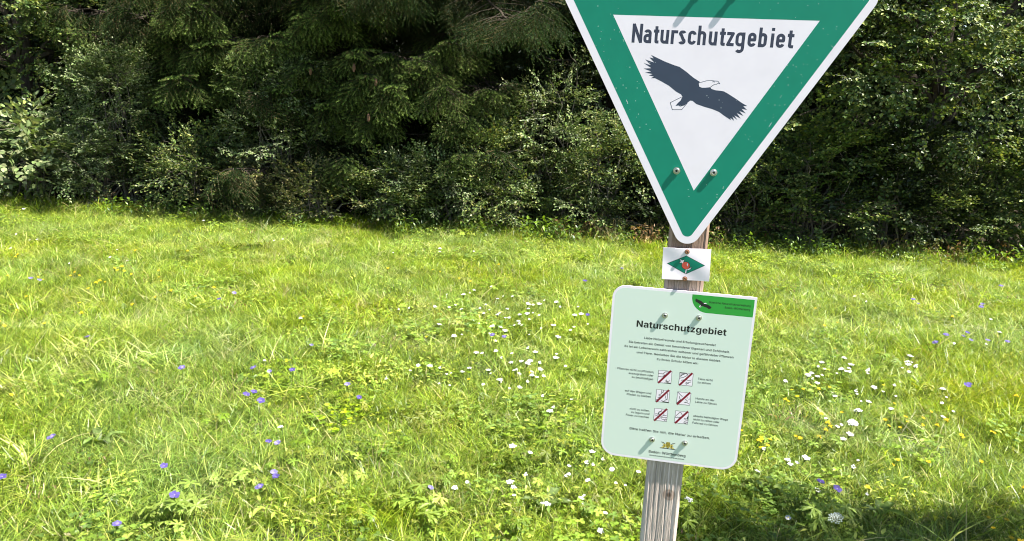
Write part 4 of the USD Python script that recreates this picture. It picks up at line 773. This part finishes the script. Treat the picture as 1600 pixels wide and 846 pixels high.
def spruce(x, y, h, label, seed, tips=(), low=0.5, reach=1.9, cones=(), dens=0.8):
    """Straight trunk, drooping boughs hung with needle twigs; tips: points that a bough's end reaches; cones: where cones hang."""
    y += WOOD_DY - 0.058 * x; rng = np.random.default_rng(seed); t = thing("spruce_tree", label, "tree", (x, y, 0)); o = np.array([x, y, 0.0])
    p, r = trunk_geo(h, 0.13, rng); put("trunk", tube(p, r, 10), BARK, t, smooth=60)
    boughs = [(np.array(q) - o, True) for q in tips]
    z = low
    while z < h - 0.3:
        for _ in range(int(rng.integers(4, 7))):
            a = rng.uniform(0, 6.283); L = reach * (1 - 0.78 * z / h) * rng.uniform(0.7, 1.1) * (1 + (0.95 if 2.9 < z < 5.2 else 0) * max(0, -math.sin(a)))  # unseen upper boughs lengthened forwards to cast shade on those below
            if L < 0.25: continue
            boughs.append((np.array([math.cos(a) * L, math.sin(a) * L, max(0.5, z - 0.32 * L)]), False))
        z += rng.uniform(0.28, 0.42) * (1 if z < 3 else 1.5)
    G, P, D, U, LIT = Geo(), [], [], [], []
    for end, lit in boughs:
        ln = np.hypot(end[0], end[1]); b = np.array([0.0, 0, end[2] + 0.30 * ln + 0.08]); n = 12; tt = np.linspace(0, 1, n)
        path = b + np.outer(tt, end - b); path[:, 2] += -0.10 * ln * np.sin(tt * math.pi) + 0.05 * ln * np.clip(tt - 0.75, 0, 1) * 4
        path[1:-1] += rng.normal(0, 0.02, (n - 2, 3)); v, f = tube(path, np.linspace(0.022, 0.004, n), 5); G.add(v, f, (0, 0, 0))
        fw = norm((end - b) * [1, 1, 0]); sd = np.array([-fw[1], fw[0], 0]); far = b[2] > 4.2
        step = (0.075 if lit else 0.13 if not far else 0.22) / dens; m = max(3, int(ln * 0.82 / step))
        for q in np.linspace(0.2, 1, m):
            c = np.array([np.interp(q, tt, path[:, k]) for k in range(3)]); wl = ln * 0.30 * (1.15 - q) + 0.05
            for s in (-1, 1):
                side_d = norm(fw * 0.65 + sd * s * rng.uniform(0.7, 1.1) + [0, 0, rng.uniform(-0.5, -0.1)]); e = c + side_d * wl * rng.uniform(0.5, 1.1)
                v, f = tube(np.array([c, (c + e) / 2 + [0, 0, 0.015], e]), [0.006, 0.004, 0.002], 3, False); G.add(v, f, (0, 0, 0))
                for k in np.linspace(0.25, 1, max(1, int(wl / (0.12 if not far else 0.2)) + 1)):
                    pos = c + (e - c) * k; d = norm(side_d * rng.uniform(0.25, 0.8) + fw * 0.25 + [rng.normal(0, .2), rng.normal(0, .2), -rng.uniform(0.3, 1.2)])
                    P.append(pos); D.append(d); U.append(fw * 0.8 + [0, 0, 0.6])
        for _ in range(5 if lit else 3): P.append(path[-1] - fw * 0.05); D.append(norm(fw + [rng.normal(0, .3), rng.normal(0, .3), rng.uniform(-0.4, 0.25)])); U.append(np.array([0, 0, 1.0]))
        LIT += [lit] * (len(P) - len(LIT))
    v, f, _ = G.arrays(); put("boughs", (v, f), BARK, t)
    P, D, U, LIT = np.array(P), np.array(D), np.array(U), np.array(LIT)
    for part, protos, ok in (("crown", NDARK, ~LIT & (P[:, 2] > 0.05)), ("fresh_shoots", NPROTO, LIT & (P[:, 2] > 0.05))):  # light painted by colour: dark needles inside, brighter ones on sunlit bough ends
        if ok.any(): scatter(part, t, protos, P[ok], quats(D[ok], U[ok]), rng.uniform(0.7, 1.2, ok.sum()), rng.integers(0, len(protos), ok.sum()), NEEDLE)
    for c in cones:
        m = trimesh.creation.revolve(np.array([(0, -0.13), (0.012, -0.125), (0.021, -0.09), (0.024, -0.05), (0.019, -0.015), (0.006, 0), (0, 0)]), sections=14).subdivide(); vv = np.array(m.vertices)
        sw = 1 + 0.16 * np.sin(np.arctan2(vv[:, 1], vv[:, 0]) * 5 + vv[:, 2] * 260); vv[:, :2] *= sw[:, None]; m.vertices = vv * [0.7, 0.7, 0.62] + (np.array(c) - o); put("cone", m, CONE, t, smooth=50)
    return t
CONE = plain("cone_red_brown", (0.17, 0.085, 0.05), 0.7)

WOOD_DY = -0.9
def at(px, py, y):
    """The point at distance y along the ray through a place of the photograph (1600 wide): a way to read off the plan."""
    d = (px - 800) / 1200 * RGT - (py - 423) / 1200 * UPV + FWD; return EYE + d * ((y + WOOD_DY) / (d[1] + 0.058 * d[0]))
def ground_x(px, y): return at(px, 330, y)[0]

# shrubs along the foot of the wood, left to right
SH = [(-40, 9.6, 1.5, 1.1, "hazel", "large-leaved bush cut by the left edge of the picture", 1), (55, 9.15, 1.1, 0.95, "hazel", "pale bush with large round leaves at the far left of the meadow edge", 2), (150, 9.2, 1.3, 1.0, "privet", "low grey-green bush between the round-leaved bush and the feathery shrub", 3),
      (215, 9.45, 1.5, 1.75, "privet", "tall feathery shrub with light sprays at its top, left of the spruces", 4), (320, 9.15, 1.2, 1.0, "haw", "low small-leaved bush with a dark hollow at its left", 5), (445, 9.2, 1.15, 1.6, "privet", "dense grey-green bush lit from above in front of the leftmost spruce", 6),
      (400, 8.95, 0.9, 0.62, "yellowish", "yellowish low bush at the foot of the dense grey-green bush", 7), (510, 8.95, 0.9, 0.55, "yellowish", "yellow-green low bush under the hanging spruce boughs", 8), (600, 9.05, 1.0, 0.7, "haw", "small dark bush under the middle spruce", 9), (690, 9.1, 1.1, 0.72, "privet", "low bush with pale sprays below the hanging spruce bough", 10),
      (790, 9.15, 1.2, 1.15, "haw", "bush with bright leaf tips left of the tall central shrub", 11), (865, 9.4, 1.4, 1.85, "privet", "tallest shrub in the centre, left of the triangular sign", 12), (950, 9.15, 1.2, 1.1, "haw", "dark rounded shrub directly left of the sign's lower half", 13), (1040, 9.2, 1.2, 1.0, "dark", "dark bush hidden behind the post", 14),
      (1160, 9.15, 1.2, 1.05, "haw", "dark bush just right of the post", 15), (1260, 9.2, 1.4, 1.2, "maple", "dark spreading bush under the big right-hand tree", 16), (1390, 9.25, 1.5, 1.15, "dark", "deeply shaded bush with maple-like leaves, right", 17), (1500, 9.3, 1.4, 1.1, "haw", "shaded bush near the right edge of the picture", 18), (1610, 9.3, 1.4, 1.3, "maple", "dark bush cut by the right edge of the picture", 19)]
for px, y, w, h, ls, lab, sd in SH: shrub(ground_x(px, y), y + WOOD_DY - 0.058 * ground_x(px, y), w, h, ls, lab, 100 + sd, dens=26 if ls != "hazel" else 17)

# trees of the wood's edge
broad_tree(ground_x(60, 10.3), 10.3, 6.5, 4.2, "maple", "leafy tree at the upper left with small bright leaves", 201, 1.3, 0.6, 9, 0.6, 70, None, 0.6)
sk = [(*at(px, py, 8.75), r) for px, py, r in ((1240, 60, .34), (1300, 20, .36), (1350, 80, .4), (1290, 120, .32), (1400, 40, .42), (1450, 110, .42), (1500, 60, .45), (1560, 120, .42), (1600, 40, .5), (1480, 190, .3), (1570, 215, .32), (1380, 150, .34), (1250, 180, .26), (1520, 5, .5), (1420, -30, .5), (1330, -40, .5))]
broad_tree(ground_x(1420, 10.2), 10.2, 7.0, 5.2, "maple", "big dense leafy tree filling the right side above the dark bushes", 202, 1.9, 0.2, 11, 0.62, 100, sk, 0.5)
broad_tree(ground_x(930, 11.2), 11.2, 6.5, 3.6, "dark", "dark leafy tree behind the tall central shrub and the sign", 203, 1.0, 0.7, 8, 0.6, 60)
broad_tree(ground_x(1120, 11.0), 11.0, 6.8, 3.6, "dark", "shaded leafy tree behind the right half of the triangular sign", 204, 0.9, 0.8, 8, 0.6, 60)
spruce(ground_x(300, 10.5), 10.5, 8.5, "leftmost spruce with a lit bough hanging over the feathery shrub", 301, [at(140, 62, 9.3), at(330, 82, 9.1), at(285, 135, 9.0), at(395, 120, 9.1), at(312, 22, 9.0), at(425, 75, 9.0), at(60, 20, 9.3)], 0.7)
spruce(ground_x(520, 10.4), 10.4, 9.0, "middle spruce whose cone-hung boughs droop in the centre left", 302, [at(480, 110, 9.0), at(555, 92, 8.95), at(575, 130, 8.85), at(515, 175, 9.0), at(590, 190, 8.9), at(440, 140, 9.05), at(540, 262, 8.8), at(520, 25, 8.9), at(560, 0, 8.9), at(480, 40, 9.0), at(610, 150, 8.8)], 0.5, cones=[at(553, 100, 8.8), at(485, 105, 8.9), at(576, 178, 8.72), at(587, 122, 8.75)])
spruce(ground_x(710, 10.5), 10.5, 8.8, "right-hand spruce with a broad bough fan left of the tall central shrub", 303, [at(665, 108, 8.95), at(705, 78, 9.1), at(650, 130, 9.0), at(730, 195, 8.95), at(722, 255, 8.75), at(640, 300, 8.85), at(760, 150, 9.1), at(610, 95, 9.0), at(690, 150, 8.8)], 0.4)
spruce(ground_x(830, 12.0), 12.0, 9.0, "dim spruce deep in the shade between the right-hand spruce and the sign", 304, (), 0.6)
spruce(ground_x(150, 12.2), 12.2, 9.0, "dim spruce deep in the shade behind the upper left leafy tree", 305, (), 0.6)
spruce(ground_x(1290, 12.4), 12.4, 9.0, "dim spruce behind the big right-hand tree", 306, (), 0.6)
spruce(ground_x(410, 12.3), 12.3, 9.0, "dim spruce in the gap between the leftmost and middle spruces", 307, (), 0.5)
# the wood behind: a dense mass, shade put into its dark leaf colours
brng = np.random.default_rng(77); n = 13000
P = np.c_[brng.uniform(-11.5, 11.5, n), brng.uniform(11.4, 16.5, n), brng.uniform(0.1, 8.0, n)]
D = norm(brng.normal(size=(n, 3)) + [0, -0.6, 0.1])
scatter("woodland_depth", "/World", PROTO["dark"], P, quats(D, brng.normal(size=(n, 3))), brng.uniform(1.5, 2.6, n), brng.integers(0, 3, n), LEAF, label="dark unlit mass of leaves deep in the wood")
# a field bush beside the path, right of and behind the viewer, whose shade falls on the grass at the lower right
shrub(3.05, 1.5, 2.6, 3.1, "haw", "tall bush beside the path, outside the picture, shading the lower right grass", 401, dens=30, depth=0.9, nclump=46, name="path_bush")
